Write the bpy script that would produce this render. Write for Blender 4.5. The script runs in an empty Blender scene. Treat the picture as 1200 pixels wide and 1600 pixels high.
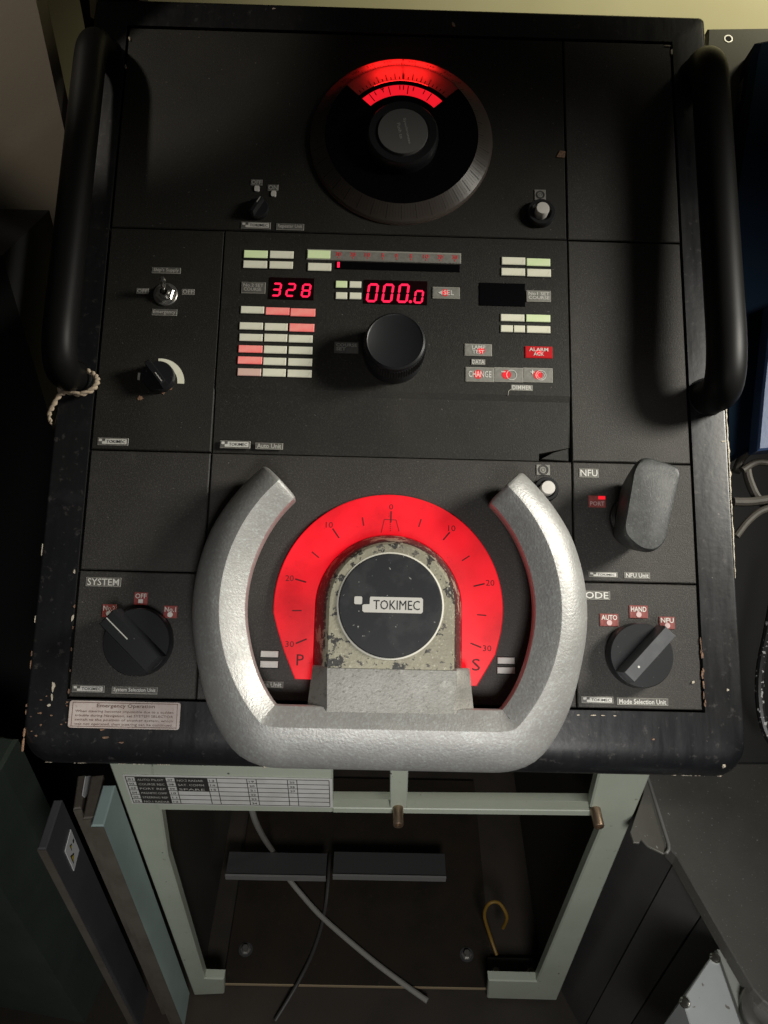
import bpy, bmesh, math, random
from mathutils import Vector, Matrix
random.seed(7)
sc = bpy.context.scene
C = sc.collection
R_ = math.radians

# ------------------------------------------------------------------ camera
# the sloping control face is the u (across), v (up the slope), h (out of it) frame FACE
TILT = R_(40.8)
FACE = Matrix.Translation((0, 0, 1.0)) @ Matrix.Rotation(TILT, 4, 'X')
WORLD = Matrix.Identity(4)
CR = Matrix(((0.9996571, 0.0220215, 0.0141679), (-0.0241442, 0.9845925, 0.1731899), (-0.0101357, -0.1734726, 0.9847865)))
CT = Vector((0.0080074, 0.0548369, -0.7665514))
cam_m = FACE @ (Matrix.Translation(-(CR.transposed() @ CT)) @ CR.transposed().to_4x4())
FOC = 1200.0
cd = bpy.data.cameras.new('camera'); cam = bpy.data.objects.new('camera', cd); C.objects.link(cam)
cam.matrix_world = cam_m
cd.sensor_fit = 'VERTICAL'; cd.sensor_height = 24.0; cd.lens = 24.0 * FOC / 1600.0
cd.clip_start = 0.02; cd.clip_end = 60
sc.camera = cam

# ------------------------------------------------------------------ world, lamps, exposure
w = bpy.data.worlds.new('World'); sc.world = w; w.use_nodes = True
w.node_tree.nodes['Background'].inputs[0].default_value = (1.0, 0.95, 0.86, 1)
w.node_tree.nodes['Background'].inputs[1].default_value = 0.02
sc.view_settings.view_transform = 'Standard'; sc.view_settings.look = 'None'
sc.view_settings.exposure = 0.0; sc.view_settings.gamma = 1.0

def lamp(name, kind, pos, target, energy, color, size=0.1, spot=None, blend=0.5, frame=FACE):
    ld = bpy.data.lights.new(name, kind); o = bpy.data.objects.new(name, ld); C.objects.link(o)
    p = frame @ Vector(pos); t = frame @ Vector(target)
    o.matrix_world = Matrix.Translation(p) @ (t - p).to_track_quat('-Z', 'Y').to_matrix().to_4x4()
    ld.energy = energy; ld.color = color
    if kind == 'AREA': ld.shape = 'DISK'; ld.size = size
    else: ld.shadow_soft_size = size
    if kind == 'SPOT': ld.spot_size = R_(spot); ld.spot_blend = blend
    return o
lamp('key_lamp', 'SPOT', (0.95, 0.28, 0.60), (0.02, -0.09, 0), 70, (1.0, 0.96, 0.86), 0.15, 46, 0.9)
lamp('fill_lamp', 'SPOT', (0.14, -0.58, 1.00), (0.05, -0.47, -0.05), 37, (1.0, 0.98, 0.95), 0.16, 64, 1.0)
lamp('ceiling_lamp', 'SPOT', (0.80, 0.42, 1.90), (0.55, 0.90, 1.30), 40, (1.0, 0.94, 0.70), 0.10, 88, 0.6, frame=WORLD)
lamp('bulkhead_fill', 'SPOT', (-0.75, 0.02, 1.86), (-0.45, 0.30, 1.45), 9, (1.0, 0.90, 0.76), 0.03, 30, 0.25, frame=WORLD)  # unseen spot added to light the bulkhead; its cone edge makes the shade line

# ------------------------------------------------------------------ materials
M = {}
def pmat(name, col, rough=0.5, metal=0.0, bump=None, var=None, specks=None, stretch=None, emit=None, spec=0.5, coat=0.0, roughvar=None):
    m = bpy.data.materials.new(name); m.use_nodes = True; M[name] = m
    nt = m.node_tree; N = nt.nodes; L = nt.links
    b = N['Principled BSDF']
    b.inputs['Base Color'].default_value = (*col, 1); b.inputs['Roughness'].default_value = rough
    b.inputs['Metallic'].default_value = metal; b.inputs['Specular IOR Level'].default_value = spec
    b.inputs['Coat Weight'].default_value = coat; b.inputs['Coat Roughness'].default_value = 0.15
    tc = N.new('ShaderNodeTexCoord'); vec = tc.outputs['Object']
    if stretch:
        mp = N.new('ShaderNodeMapping'); mp.inputs['Scale'].default_value = stretch
        L.new(vec, mp.inputs[0]); svec = mp.outputs[0]
    else: svec = vec
    def noise(scale, detail=4, rgh=0.6, v=None):
        n = N.new('ShaderNodeTexNoise'); n.inputs['Scale'].default_value = scale
        n.inputs['Detail'].default_value = detail; n.inputs['Roughness'].default_value = rgh
        L.new(v or svec, n.inputs['Vector']); return n.outputs[0]
    def ramp(src, a, bb):
        r = N.new('ShaderNodeMapRange'); r.inputs[1].default_value = a; r.inputs[2].default_value = bb
        L.new(src, r.inputs[0]); return r.outputs[0]
    def mix(fac, c1, c2):
        x = N.new('ShaderNodeMix'); x.data_type = 'RGBA'
        L.new(fac, x.inputs[0])
        for s, c in ((6, c1), (7, c2)):
            if isinstance(c, tuple): x.inputs[s].default_value = (*c, 1)
            else: L.new(c, x.inputs[s])
        return x.outputs[2]
    def rmap(rv):
        if len(rv) < 4: return None
        mp2 = N.new('ShaderNodeMapping'); mp2.inputs['Scale'].default_value = rv[3]; L.new(vec, mp2.inputs[0]); return mp2.outputs[0]
    cur = col
    for v in (var or []):      # (scale, low, high, colour)
        cur = mix(ramp(noise(v[0], 5, 0.62), v[1], v[2]), cur, v[3])
    for s in (specks or []):   # (scale, threshold, colour): small flecks of dust or chipped paint
        cur = mix(ramp(noise(s[0], 2, 0.5, vec), s[1], s[1] + 0.02), cur, s[2])
    if not isinstance(cur, tuple): L.new(cur, b.inputs['Base Color'])
    if roughvar: L.new(ramp(noise(roughvar[0], 5, .6, rmap(roughvar)), 0.3, 0.7), (rr := N.new('ShaderNodeMapRange')).inputs[0]); rr.inputs[3].default_value = roughvar[1]; rr.inputs[4].default_value = roughvar[2]; L.new(rr.outputs[0], b.inputs['Roughness'])
    if bump:                   # (scale, strength, distance)
        bn = N.new('ShaderNodeBump'); bn.inputs['Strength'].default_value = bump[1]; bn.inputs['Distance'].default_value = bump[2]
        L.new(noise(bump[0], 3, 0.55), bn.inputs['Height']); L.new(bn.outputs[0], b.inputs['Normal'])
    if emit:
        b.inputs['Emission Color'].default_value = (*emit[0], 1); b.inputs['Emission Strength'].default_value = emit[1]
        if len(emit) > 2:      # uneven lamps behind the face: (colour, low, high, scale)
            er = N.new('ShaderNodeMapRange'); er.inputs[1].default_value = .36; er.inputs[2].default_value = .64; er.inputs[3].default_value = emit[1]; er.inputs[4].default_value = emit[2]
            L.new(noise(emit[3], 1, .5, vec), er.inputs[0]); L.new(er.outputs[0], b.inputs['Emission Strength'])
    return m
pmat('textured_black', (0.017, 0.0165, 0.014), 0.60, bump=(900, 0.55, 0.0006), var=[(9, 0.45, 0.80, (0.025, 0.024, 0.020)), (45, 0.55, 0.8, (0.024, 0.022, 0.018)), (6, 0.56, 0.80, (0.034, 0.031, 0.025)), (600, 0.5, 0.75, (0.044, 0.042, 0.036))],
     specks=[(330, 0.745, (0.12, 0.11, 0.10))], spec=0.35)
pmat('textured_brown', (0.033, 0.0305, 0.0275), 0.58, bump=(900, 0.6, 0.0006), var=[(9, 0.45, 0.80, (0.044, 0.041, 0.037)), (50, 0.55, 0.8, (0.048, 0.044, 0.040)), (6, 0.56, 0.80, (0.056, 0.051, 0.044)), (600, 0.5, 0.75, (0.082, 0.077, 0.070))],
     specks=[(330, 0.745, (0.16, 0.15, 0.14))], spec=0.4)
pmat('gloss_black', (0.0105, 0.0112, 0.0132), 0.34, bump=(160, 0.14, 0.0008), var=[(14, 0.45, 0.9, (0.017, 0.0162, 0.0158)), (22, 0.56, 0.78, (0.026, 0.026, 0.029)), (130, 0.60, 0.72, (0.055, 0.052, 0.050))],
     specks=[(240, 0.765, (0.14, 0.125, 0.11))], roughvar=(34, 0.29, 0.42, (4, 0.5, 1)))
pmat('handle_black', (0.007, 0.007, 0.007), 0.46, spec=0.2, bump=(500, 0.1, 0.0003))
pmat('chip_and_glint_cream', (0.62, 0.57, 0.46), 0.6, var=[(900, 0.5, 0.6, (0.35, 0.26, 0.18))])
pmat('chip_rust', (0.30, 0.17, 0.10), 0.8, var=[(700, 0.45, 0.6, (0.12, 0.08, 0.06))])
pmat('seam_shade_dark', (0.004, 0.004, 0.004), 0.8)
pmat('knob_black', (0.014, 0.015, 0.017), 0.38, bump=(1200, 0.12, 0.0003), specks=[(420, 0.76, (0.2, 0.2, 0.2))])
pmat('knob_lit_grey', (0.085, 0.088, 0.094), 0.45, bump=(1200, 0.2, 0.0003), var=[(40, 0.45, 0.7, (0.11, 0.113, 0.118))])  # mode knob's grip bar: black bar with its lit tone put into the colour
pmat('lever_grey', (0.032, 0.034, 0.034), 0.5, bump=(900, 0.3, 0.0005), var=[(60, 0.45, 0.70, (0.060, 0.063, 0.062)), (300, 0.5, 0.7, (0.075, 0.08, 0.078))], specks=[(420, 0.74, (0.3, 0.3, 0.29))])
pmat('cap_grey', (0.15, 0.15, 0.147), 0.5, bump=(1200, 0.2, 0.0003))
pmat('hub_black', (0.030, 0.032, 0.034), 0.22, specks=[(300, 0.72, (0.3, 0.3, 0.28))], var=[(30, 0.5, 0.6, (0.042, 0.044, 0.046))])
pmat('cast_dull', (0.30, 0.295, 0.275), 0.54, 0.75, bump=(420, 0.35, 0.0006), var=[(26, 0.40, 0.70, (0.22, 0.215, 0.195)), (70, 0.56, 0.74, (0.38, 0.375, 0.35)), (300, 0.55, 0.7, (0.17, 0.165, 0.15))])
pmat('cast_metal', (0.37, 0.366, 0.352), 0.50, 0.50, bump=(440, 0.45, 0.0007), var=[(22, 0.42, 0.75, (0.32, 0.316, 0.305)), (300, 0.50, 0.70, (0.44, 0.465, 0.45)), (330, 0.60, 0.75, (0.32, 0.315, 0.30)), (16, 0.70, 0.76, (0.20, 0.19, 0.17))],
     roughvar=(24, 0.42, 0.62))
pmat('worn_paint', (0.29, 0.275, 0.20), 0.5, 0.15, bump=(300, 0.5, 0.0008), var=[(25, 0.45, 0.7, (0.22, 0.205, 0.155)), (60, 0.55, 0.57, (0.035, 0.034, 0.031)), (150, 0.60, 0.62, (0.08, 0.075, 0.065)), (420, 0.6, 0.65, (0.40, 0.385, 0.30))])
pmat('worn_dark', (0.29, 0.275, 0.205), 0.5, 0.15, bump=(300, 0.6, 0.001), var=[(38, 0.435, 0.46, (0.030, 0.029, 0.027)), (420, 0.62, 0.66, (0.5, 0.48, 0.38))])
pmat('chrome', (0.75, 0.74, 0.70), 0.18, 1.0)
pmat('brass', (0.36, 0.26, 0.18), 0.42, 0.9, bump=(500, 0.3, 0.0004))
pmat('steel_dull', (0.40, 0.39, 0.37), 0.4, 0.9)
pmat('ring_white', (0.62, 0.60, 0.52), 0.5)
pmat('label_grey', (0.105, 0.100, 0.090), 0.45, var=[(300, 0.4, 0.65, (0.16, 0.155, 0.14))])
pmat('label_edge', (0.36, 0.35, 0.31), 0.5)
pmat('label_light', (0.21, 0.205, 0.185), 0.5, var=[(260, 0.4, 0.65, (0.27, 0.265, 0.24))])
pmat('label_red', (0.20, 0.055, 0.05), 0.4, var=[(300, 0.4, 0.65, (0.26, 0.09, 0.08))], emit=((0.9, 0.05, 0.05), 0.035))
pmat('label_bright_red', (0.42, 0.012, 0.015), 0.35, emit=((0.9, 0.0, 0.01), 0.16))
pmat('red_glow', (0.5, 0.01, 0.02), 0.4, emit=((1.0, 0.012, 0.025), 0.85))
pmat('red_soft_glow', (0.4, 0.04, 0.04), 0.4, emit=((1.0, 0.03, 0.045), 0.25))
pmat('print_white', (0.68, 0.67, 0.62), 0.6)
pmat('print_pale', (0.50, 0.49, 0.45), 0.6)
pmat('print_dark', (0.030, 0.028, 0.026), 0.6)
pmat('print_red_dark', (0.10, 0.0, 0.004), 0.6)
pmat('dot_white', (0.75, 0.73, 0.68), 0.6)
pmat('dot_pink', (0.62, 0.45, 0.44), 0.6)
pmat('lens_cream', (0.62, 0.61, 0.49), 0.4, var=[(60, 0.4, 0.7, (0.54, 0.53, 0.40)), (170, 0.6, 0.75, (0.45, 0.43, 0.33))], emit=((0.95, 0.92, 0.70), 0.22))
pmat('lens_white', (0.66, 0.64, 0.60), 0.4, var=[(60, 0.4, 0.7, (0.60, 0.58, 0.55))])
pmat('lens_green', (0.52, 0.60, 0.36), 0.4, var=[(90, 0.35, 0.7, (0.60, 0.62, 0.46))], emit=((0.78, 0.95, 0.45), 0.30))
pmat('lens_red', (0.66, 0.36, 0.30), 0.4, var=[(70, 0.40, 0.62, (0.70, 0.20, 0.18))], emit=((1.0, 0.16, 0.15), 0.42))
pmat('lens_pink', (0.62, 0.50, 0.42), 0.4, emit=((1.0, 0.42, 0.34), 0.18))
pmat('display_black', (0.003, 0.003, 0.004), 0.30, spec=0.1)
pmat('display_dim', (0.010, 0.002, 0.003), 0.30, spec=0.15)
pmat('digit_red', (0.3, 0.0, 0.02), 0.5, emit=((1.0, 0.015, 0.07), 1.35))
pmat('dial_red', (0.50, 0.008, 0.016), 0.42, bump=(200, 0.08, 0.0005), var=[(26, 0.38, 0.66, (0.26, 0.002, 0.006)), (140, 0.64, 0.72, (0.16, 0.002, 0.004))], emit=((0.96, 0.004, 0.014), 0.44, 0.74, 16))
pmat('dial_edge', (0.5, 0.05, 0.05), 0.3, emit=((1.0, 0.03, 0.03), 0.30))
pmat('backlight', (0.5, 0.1, 0.1), 0.5, emit=((1.0, 0.016, 0.014), 6.5))
pmat('paper_pink', (0.50, 0.42, 0.38), 0.6, var=[(55, 0.4, 0.65, (0.60, 0.53, 0.49)), (230, 0.60, 0.72, (0.36, 0.27, 0.23))])
pmat('print_brown', (0.13, 0.07, 0.055), 0.6)
pmat('paper_white', (0.60, 0.60, 0.58), 0.6, var=[(30, 0.4, 0.7, (0.50, 0.50, 0.47))])
pmat('sticker_white', (0.80, 0.81, 0.82), 0.5)
pmat('warning_yellow', (0.70, 0.55, 0.06), 0.5)
pmat('cabinet_green', (0.42, 0.46, 0.38), 0.45, bump=(250, 0.15, 0.0005), var=[(8, 0.4, 0.7, (0.37, 0.41, 0.33)), (110, 0.66, 0.74, (0.20, 0.20, 0.15))], specks=[(90, 0.75, (0.07, 0.06, 0.05))])
pmat('door_blue_green', (0.30, 0.39, 0.38), 0.45, bump=(400, 0.2, 0.0005), var=[(10, 0.4, 0.7, (0.25, 0.33, 0.32))])
pmat('green_shaded', (0.060, 0.078, 0.065), 0.5, var=[(5, 0.4, 0.7, (0.04, 0.052, 0.044))])  # cabinet green darkened; the shadow is put into the colour
pmat('inside_shade', (0.036, 0.034, 0.028), 0.55, var=[(8, 0.4, 0.7, (0.040, 0.038, 0.030))])  # the green cabinet's inside, with its shade put into the colour
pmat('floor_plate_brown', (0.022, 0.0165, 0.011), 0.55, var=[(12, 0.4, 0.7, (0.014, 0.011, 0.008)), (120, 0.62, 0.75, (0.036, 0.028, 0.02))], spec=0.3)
pmat('edge_tan', (0.34, 0.26, 0.16), 0.6)
pmat('bracket_grey', (0.055, 0.055, 0.056), 0.45, 0.2)
pmat('bracket_lip', (0.32, 0.32, 0.31), 0.4, 0.4)
pmat('board_grey', (0.095, 0.096, 0.102), 0.42, bump=(500, 0.12, 0.0004), var=[(8, 0.4, 0.7, (0.075, 0.075, 0.082))])
pmat('board_brown', (0.085, 0.070, 0.056), 0.55, var=[(30, 0.45, 0.75, (0.11, 0.095, 0.075))], stretch=(6, 6, 0.25))
pmat('board_edge', (0.13, 0.115, 0.095), 0.6, var=[(18, 0.4, 0.7, (0.09, 0.078, 0.062))])
pmat('counter_grey', (0.115, 0.112, 0.100), 0.5, bump=(500, 0.35, 0.0006), var=[(7, 0.4, 0.7, (0.085, 0.082, 0.073))], specks=[(170, 0.735, (0.34, 0.33, 0.31)), (420, 0.70, (0.24, 0.235, 0.22))])
pmat('counter_plate', (0.20, 0.195, 0.17), 0.42, 0.3, bump=(500, 0.3, 0.0005), var=[(9, 0.4, 0.7, (0.15, 0.145, 0.125))], specks=[(260, 0.72, (0.5, 0.5, 0.46))])
pmat('neighbour_grey', (0.062, 0.060, 0.060), 0.42, bump=(400, 0.1, 0.0004), var=[(6, 0.4, 0.7, (0.048, 0.046, 0.047))])
pmat('neighbour_pale', (0.098, 0.094, 0.092), 0.45, bump=(400, 0.1, 0.0004), var=[(6, 0.4, 0.7, (0.082, 0.078, 0.077))])
pmat('box_pale', (0.50, 0.53, 0.53), 0.42, bump=(500, 0.15, 0.0004), var=[(12, 0.4, 0.7, (0.44, 0.47, 0.465))], specks=[(140, 0.74, (0.22, 0.2, 0.18))])
pmat('box_side', (0.36, 0.37, 0.34), 0.5, specks=[(140, 0.73, (0.15, 0.13, 0.11))])
pmat('wall_cream', (0.62, 0.58, 0.37), 0.6, var=[(3, 0.4, 0.7, (0.57, 0.53, 0.33))])
pmat('bulkhead_beige', (0.30, 0.26, 0.205), 0.6, bump=(300, 0.2, 0.0006))
pmat('wing_dark', (0.075, 0.070, 0.052), 0.7, bump=(300, 0.3, 0.0006))
pmat('blue_shaded', (0.004, 0.009, 0.018), 0.9, spec=0.03)  # locker blue with the front's shade put into the colour
pmat('blue_lit', (0.05, 0.09, 0.20), 0.4, bump=(120, 0.15, 0.001), var=[(20, 0.45, 0.7, (0.065, 0.11, 0.22))], specks=[(90, 0.74, (0.5, 0.55, 0.6))])  # same locker blue with the lit side's light put into the colour
pmat('cable_grey', (0.27, 0.26, 0.235), 0.5)
pmat('cable_dark', (0.045, 0.043, 0.040), 0.5)
pmat('cable_beige', (0.085, 0.075, 0.062), 0.6, var=[(60, 0.4, 0.7, (0.05, 0.044, 0.036))])
pmat('cable_yellow', (0.20, 0.115, 0.015), 0.5)
pmat('cable_black', (0.012, 0.012, 0.012), 0.4, specks=[(260, 0.62, (0.45, 0.45, 0.45))])
pmat('rope', (0.56, 0.46, 0.34), 0.9, bump=(900, 0.4, 0.0006), var=[(400, 0.4, 0.7, (0.42, 0.33, 0.23))])
pmat('deck', (0.035, 0.027, 0.020), 0.6, var=[(9, 0.4, 0.7, (0.022, 0.018, 0.014))])
# frosted scale ring: lets the red lamp strip beneath it through
def frosted(name, col):
    m = bpy.data.materials.new(name); m.use_nodes = True; M[name] = m
    nt = m.node_tree; N = nt.nodes; L = nt.links; N.remove(N['Principled BSDF'])
    a = N.new('ShaderNodeBsdfDiffuse'); t = N.new('ShaderNodeBsdfTranslucent'); g = N.new('ShaderNodeBsdfGlossy'); g.inputs['Roughness'].default_value = 0.35
    x = N.new('ShaderNodeMixShader'); y = N.new('ShaderNodeMixShader'); y.inputs[0].default_value = 0.03; x.inputs[0].default_value = 0.5
    a.inputs[0].default_value = (*col, 1); t.inputs[0].default_value = (0.8, 0.7, 0.65, 1)
    L.new(a.outputs[0], x.inputs[1]); L.new(t.outputs[0], x.inputs[2]); L.new(x.outputs[0], y.inputs[1]); L.new(g.outputs[0], y.inputs[2])
    L.new(y.outputs[0], N['Material Output'].inputs[0])
frosted('frosted', (0.11, 0.090, 0.076))

# ------------------------------------------------------------------ helpers
FI = FACE.inverted()
CAMW = cam_m.translation.copy(); CAMR = cam_m.to_3x3()
def ray(px, py):
    return CAMR @ Vector(((px - 600) / FOC, -(py - 800) / FOC, -1.0))
def pp(px, py, h=0.0):
    """photo pixel -> (u, v) on the plane h above the control face"""
    o = FI @ CAMW; d = FI.to_3x3() @ ray(px, py)
    t = (h - o.z) / d.z
    return Vector((o.x + d.x * t, o.y + d.y * t))
def p3(px, py, h=0.0):
    q = pp(px, py, h); return Vector((q.x, q.y, h))
def on_plane(px, py, point, normal):
    d = ray(px, py); n = Vector(normal)
    return CAMW + d * ((Vector(point) - CAMW).dot(n) / d.dot(n))
def wz(px, py, z): return on_plane(px, py, (0, 0, z), (0, 0, 1))
def wy(px, py, y): return on_plane(px, py, (0, y, 0), (0, 1, 0))

MW = {}          # object -> world matrix
txt_cu = bpy.data.curves.new('lettering', 'FONT'); txt_cu.resolution_u = 2
txt_ob = bpy.data.objects.new('lettering', txt_cu); C.objects.link(txt_ob)
txt_cache = {}
def text_geo(body, bold=0.0):
    k = (body, bold)
    if k not in txt_cache:
        txt_cu.body = body; txt_cu.offset = bold
        bpy.context.view_layer.update()
        me = bpy.data.meshes.new_from_object(txt_ob.evaluated_get(bpy.context.evaluated_depsgraph_get()))
        vs = [v.co.xy.copy() for v in me.vertices]; fs = [tuple(p.vertices) for p in me.polygons]
        bpy.data.meshes.remove(me); txt_cache[k] = (vs, fs)
    return txt_cache[k]

class MB:
    def __init__(s): s.bm = bmesh.new(); s.mats = []
    def mi(s, name):
        if name not in s.mats: s.mats.append(name)
        return s.mats.index(name)
    def face(s, vs, mat):
        vv = [s.bm.verts.new(v) for v in vs]
        f = s.bm.faces.new(vv); f.material_index = s.mi(mat); return f
    def rings(s, rings, mat, closed=True, cap0=True, cap1=True, capmat=None):
        rv = [[s.bm.verts.new(p) for p in r] for r in rings]; i = s.mi(mat); n = len(rv[0])
        for a, b in zip(rv, rv[1:]):
            for k in range(n if closed else n - 1):
                q = (a[k], a[(k + 1) % n], b[(k + 1) % n], b[k])
                f = s.bm.faces.new(q); f.material_index = i
        j = s.mi(capmat) if capmat else i
        if cap0: s.bm.faces.new(rv[0][::-1]).material_index = j
        if cap1: s.bm.faces.new(rv[-1]).material_index = j
        return rv
    def prism(s, poly, h0, h1, mat, bev=0.0, topmat=None):
        """polygon (u,v, counter-clockwise) extruded from h0 to h1, top edge chamfered by bev"""
        poly = [Vector(p[:2]) for p in poly]
        if sum(a.x * b.y - b.x * a.y for a, b in zip(poly, poly[1:] + poly[:1])) < 0: poly.reverse()
        rs = [[(p.x, p.y, h0) for p in poly]]
        if bev:
            rs.append([(p.x, p.y, h1 - bev) for p in poly])
            rs.append([(*(inset(poly, i, bev)), h1) for i in range(len(poly))])
        else: rs.append([(p.x, p.y, h1) for p in poly])
        s.rings(rs, mat, capmat=topmat)
    def rect(s, x0, y0, x1, y1, h0, h1, mat, bev=0.0, topmat=None):
        s.prism([(x0, y0), (x1, y0), (x1, y1), (x0, y1)], h0, h1, mat, bev, topmat)
    def box(s, a, b, mat):
        (x0, y0, z0), (x1, y1, z1) = a, b
        s.rings([[(x0, y0, z0), (x1, y0, z0), (x1, y1, z0), (x0, y1, z0)], [(x0, y0, z1), (x1, y0, z1), (x1, y1, z1), (x0, y1, z1)]], mat)
    def lathe(s, c, prof, mat, seg=48, axis=None, start=0.0):
        """profile [(radius, height, material?)] turned round the normal through c"""
        c = Vector(c) if len(c) == 3 else Vector((c[0], c[1], 0))
        if axis is None: X, Y, Z = Vector((1, 0, 0)), Vector((0, 1, 0)), Vector((0, 0, 1))
        else:
            Z = Vector(axis).normalized(); X = Z.orthogonal().normalized(); Y = Z.cross(X)
        for p, q in zip(prof, prof[1:]):
            i = s.mi(q[2] if len(q) > 2 else mat)
            for k in range(seg):
                a0 = start + 2 * math.pi * k / seg; a1 = start + 2 * math.pi * (k + 1) / seg
                P = lambda r, h, a: c + (X * math.cos(a) + Y * math.sin(a)) * r + Z * h
                vs = [P(p[0], p[1], a0), P(p[0], p[1], a1), P(q[0], q[1], a1), P(q[0], q[1], a0)]
                if q[0] < 1e-7: vs = vs[:3]
                elif p[0] < 1e-7: vs = vs[1:]
                f = s.bm.faces.new([s.bm.verts.new(v) for v in vs]); f.material_index = i
    def arc(s, c, r0, r1, a0, a1, h0, h1, mat, n=32, topmat=None):
        c = Vector(c[:2]); rv = []
        for k in range(n + 1):
            a = R_(a0 + (a1 - a0) * k / n); d = Vector((math.cos(a), math.sin(a)))
            i, o = c + d * r0, c + d * r1
            rv.append([(i.x, i.y, h0), (o.x, o.y, h0), (o.x, o.y, h1), (i.x, i.y, h1)])
        s.rings(rv, mat)
    def tube(s, pts, r, mat, seg=12, caps=True, radii=None):
        pts = [Vector(p) for p in pts]; rs = []
        T = [(pts[min(i + 1, len(pts) - 1)] - pts[max(i - 1, 0)]).normalized() for i in range(len(pts))]
        n = T[0].orthogonal().normalized()
        for i, p in enumerate(pts):
            n = (n - T[i] * n.dot(T[i])).normalized(); b = T[i].cross(n); rr = radii[i] if radii else r
            rs.append([p + (n * math.cos(2 * math.pi * k / seg) + b * math.sin(2 * math.pi * k / seg)) * rr for k in range(seg)])
        s.rings(rs, mat, cap0=caps, cap1=caps)
    def text(s, body, x0, y0, x1, y1, h, mat, bold=0.0, rot=0.0, to3=None):
        vs, fs = text_geo(body, bold)
        if not vs: return
        a0 = min(v.x for v in vs); a1 = max(v.x for v in vs); b0 = min(v.y for v in vs); b1 = max(v.y for v in vs)
        cx, cy = (x0 + x1) / 2, (y0 + y1) / 2; cr, sr = math.cos(rot), math.sin(rot); out = []
        for v in vs:
            x = (x1 - x0) * ((v.x - a0) / (a1 - a0) - 0.5); y = (y1 - y0) * ((v.y - b0) / (b1 - b0) - 0.5)
            q = (cx + x * cr - y * sr, cy + x * sr + y * cr, h)
            out.append(s.bm.verts.new(to3(*q) if to3 else q))
        i = s.mi(mat)
        for f in fs:
            try: s.bm.faces.new([out[k] for k in f]).material_index = i
            except ValueError: pass
    def build(s, name, parent=None, frame=FACE, smooth=35, weld=True, label=None, origin=None):
        if weld: bmesh.ops.remove_doubles(s.bm, verts=s.bm.verts, dist=1e-6)
        bmesh.ops.recalc_face_normals(s.bm, faces=s.bm.faces)
        xs = [v.co for v in s.bm.verts]
        c = origin or Vector([(min(p[i] for p in xs) + max(p[i] for p in xs)) / 2 for i in range(3)])
        bmesh.ops.translate(s.bm, verts=s.bm.verts, vec=-c)
        me = bpy.data.meshes.new(name); s.bm.to_mesh(me); s.bm.free()
        for m in s.mats: me.materials.append(M[m])
        if smooth:
            me.polygons.foreach_set('use_smooth', [True] * len(me.polygons)); me.set_sharp_from_angle(angle=R_(smooth))
        o = bpy.data.objects.new(name, me); C.objects.link(o)
        place(o, frame @ Matrix.Translation(c), parent)
        if label: o['label'] = label
        return o
def place(o, m, parent=None):
    MW[o] = m
    if parent: o.parent = parent; o.matrix_basis = MW[parent].inverted() @ m
    else: o.matrix_basis = m
def copy_part(src, c, parent, frame=FACE):
    o = src.copy(); C.objects.link(o); o.matrix_basis = Matrix.Identity(4)
    place(o, frame @ Matrix.Translation(c), parent); return o
def inset(poly, i, d):
    n = len(poly); a, b, c = poly[i - 1], poly[i], poly[(i + 1) % n]
    e1 = (b - a).normalized(); e2 = (c - b).normalized()
    n1 = Vector((-e1.y, e1.x)); n2 = Vector((-e2.y, e2.x)); m = n1 + n2
    m = m / max(0.3, m.dot(n1)) if m.length > 1e-6 else n1
    q = b + m * d; return q.x, q.y
def empty(name, loc, label, cat, group=None):
    o = bpy.data.objects.new(name, None); C.objects.link(o); o.empty_display_size = 0.1
    place(o, Matrix.Translation(loc)); o['label'] = label; o['category'] = cat
    if group: o['group'] = group
    return o
def tag(o, label, cat, group=None):
    o['label'] = label; o['category'] = cat
    if group: o['group'] = group
    return o
def struct(o): o['kind'] = 'structure'; return o
def fillet(pts, rad, n=8):
    """polyline with its inner corners rounded"""
    pts = [Vector(p) for p in pts]; out = [pts[0]]
    for i in range(1, len(pts) - 1):
        a, b, c = pts[i - 1], pts[i], pts[i + 1]
        r = rad[i - 1] if isinstance(rad, (list, tuple)) else rad
        d1 = min(r, (a - b).length * 0.49); d2 = min(r, (c - b).length * 0.49)
        s, e = b + (a - b).normalized() * d1, b + (c - b).normalized() * d2
        for k in range(n + 1):
            t = k / n; out.append(s * (1 - t) ** 2 + b * 2 * t * (1 - t) + e * t * t)
    out.append(pts[-1]); return out
def smooth_path(pts, n=8):
    pts = [Vector(p) for p in pts]; P = [pts[0]] + pts + [pts[-1]]; out = []
    for i in range(1, len(P) - 2):
        for k in range(n):
            t = k / n; a, b, c, d = P[i - 1], P[i], P[i + 1], P[i + 2]
            out.append(0.5 * ((2 * b) + (c - a) * t + (2 * a - 5 * b + 4 * c - d) * t * t + (3 * b - a - 3 * c + d) * t ** 3))
    out.append(pts[-1]); return out
def pbox(x0, y0, x1, y1, h=0.0):
    """pixel box -> (u0, v0, u1, v1), straightened to the axes of the face"""
    xm, ym = (x0 + x1) / 2, (y0 + y1) / 2
    return pp(x0, ym, h).x, pp(xm, y1, h).y, pp(x1, ym, h).x, pp(xm, y0, h).y

# ------------------------------------------------------------------ large structure: room
m = MB(); m.box((-3, -3, -0.05), (3, 3, 0), 'deck'); struct(m.build('floor', frame=WORLD))
m = MB(); m.box((-3, 0.95, 0.0), (3, 1.05, 2.6), 'wall_cream'); struct(m.build('back_wall', frame=WORLD))

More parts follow.
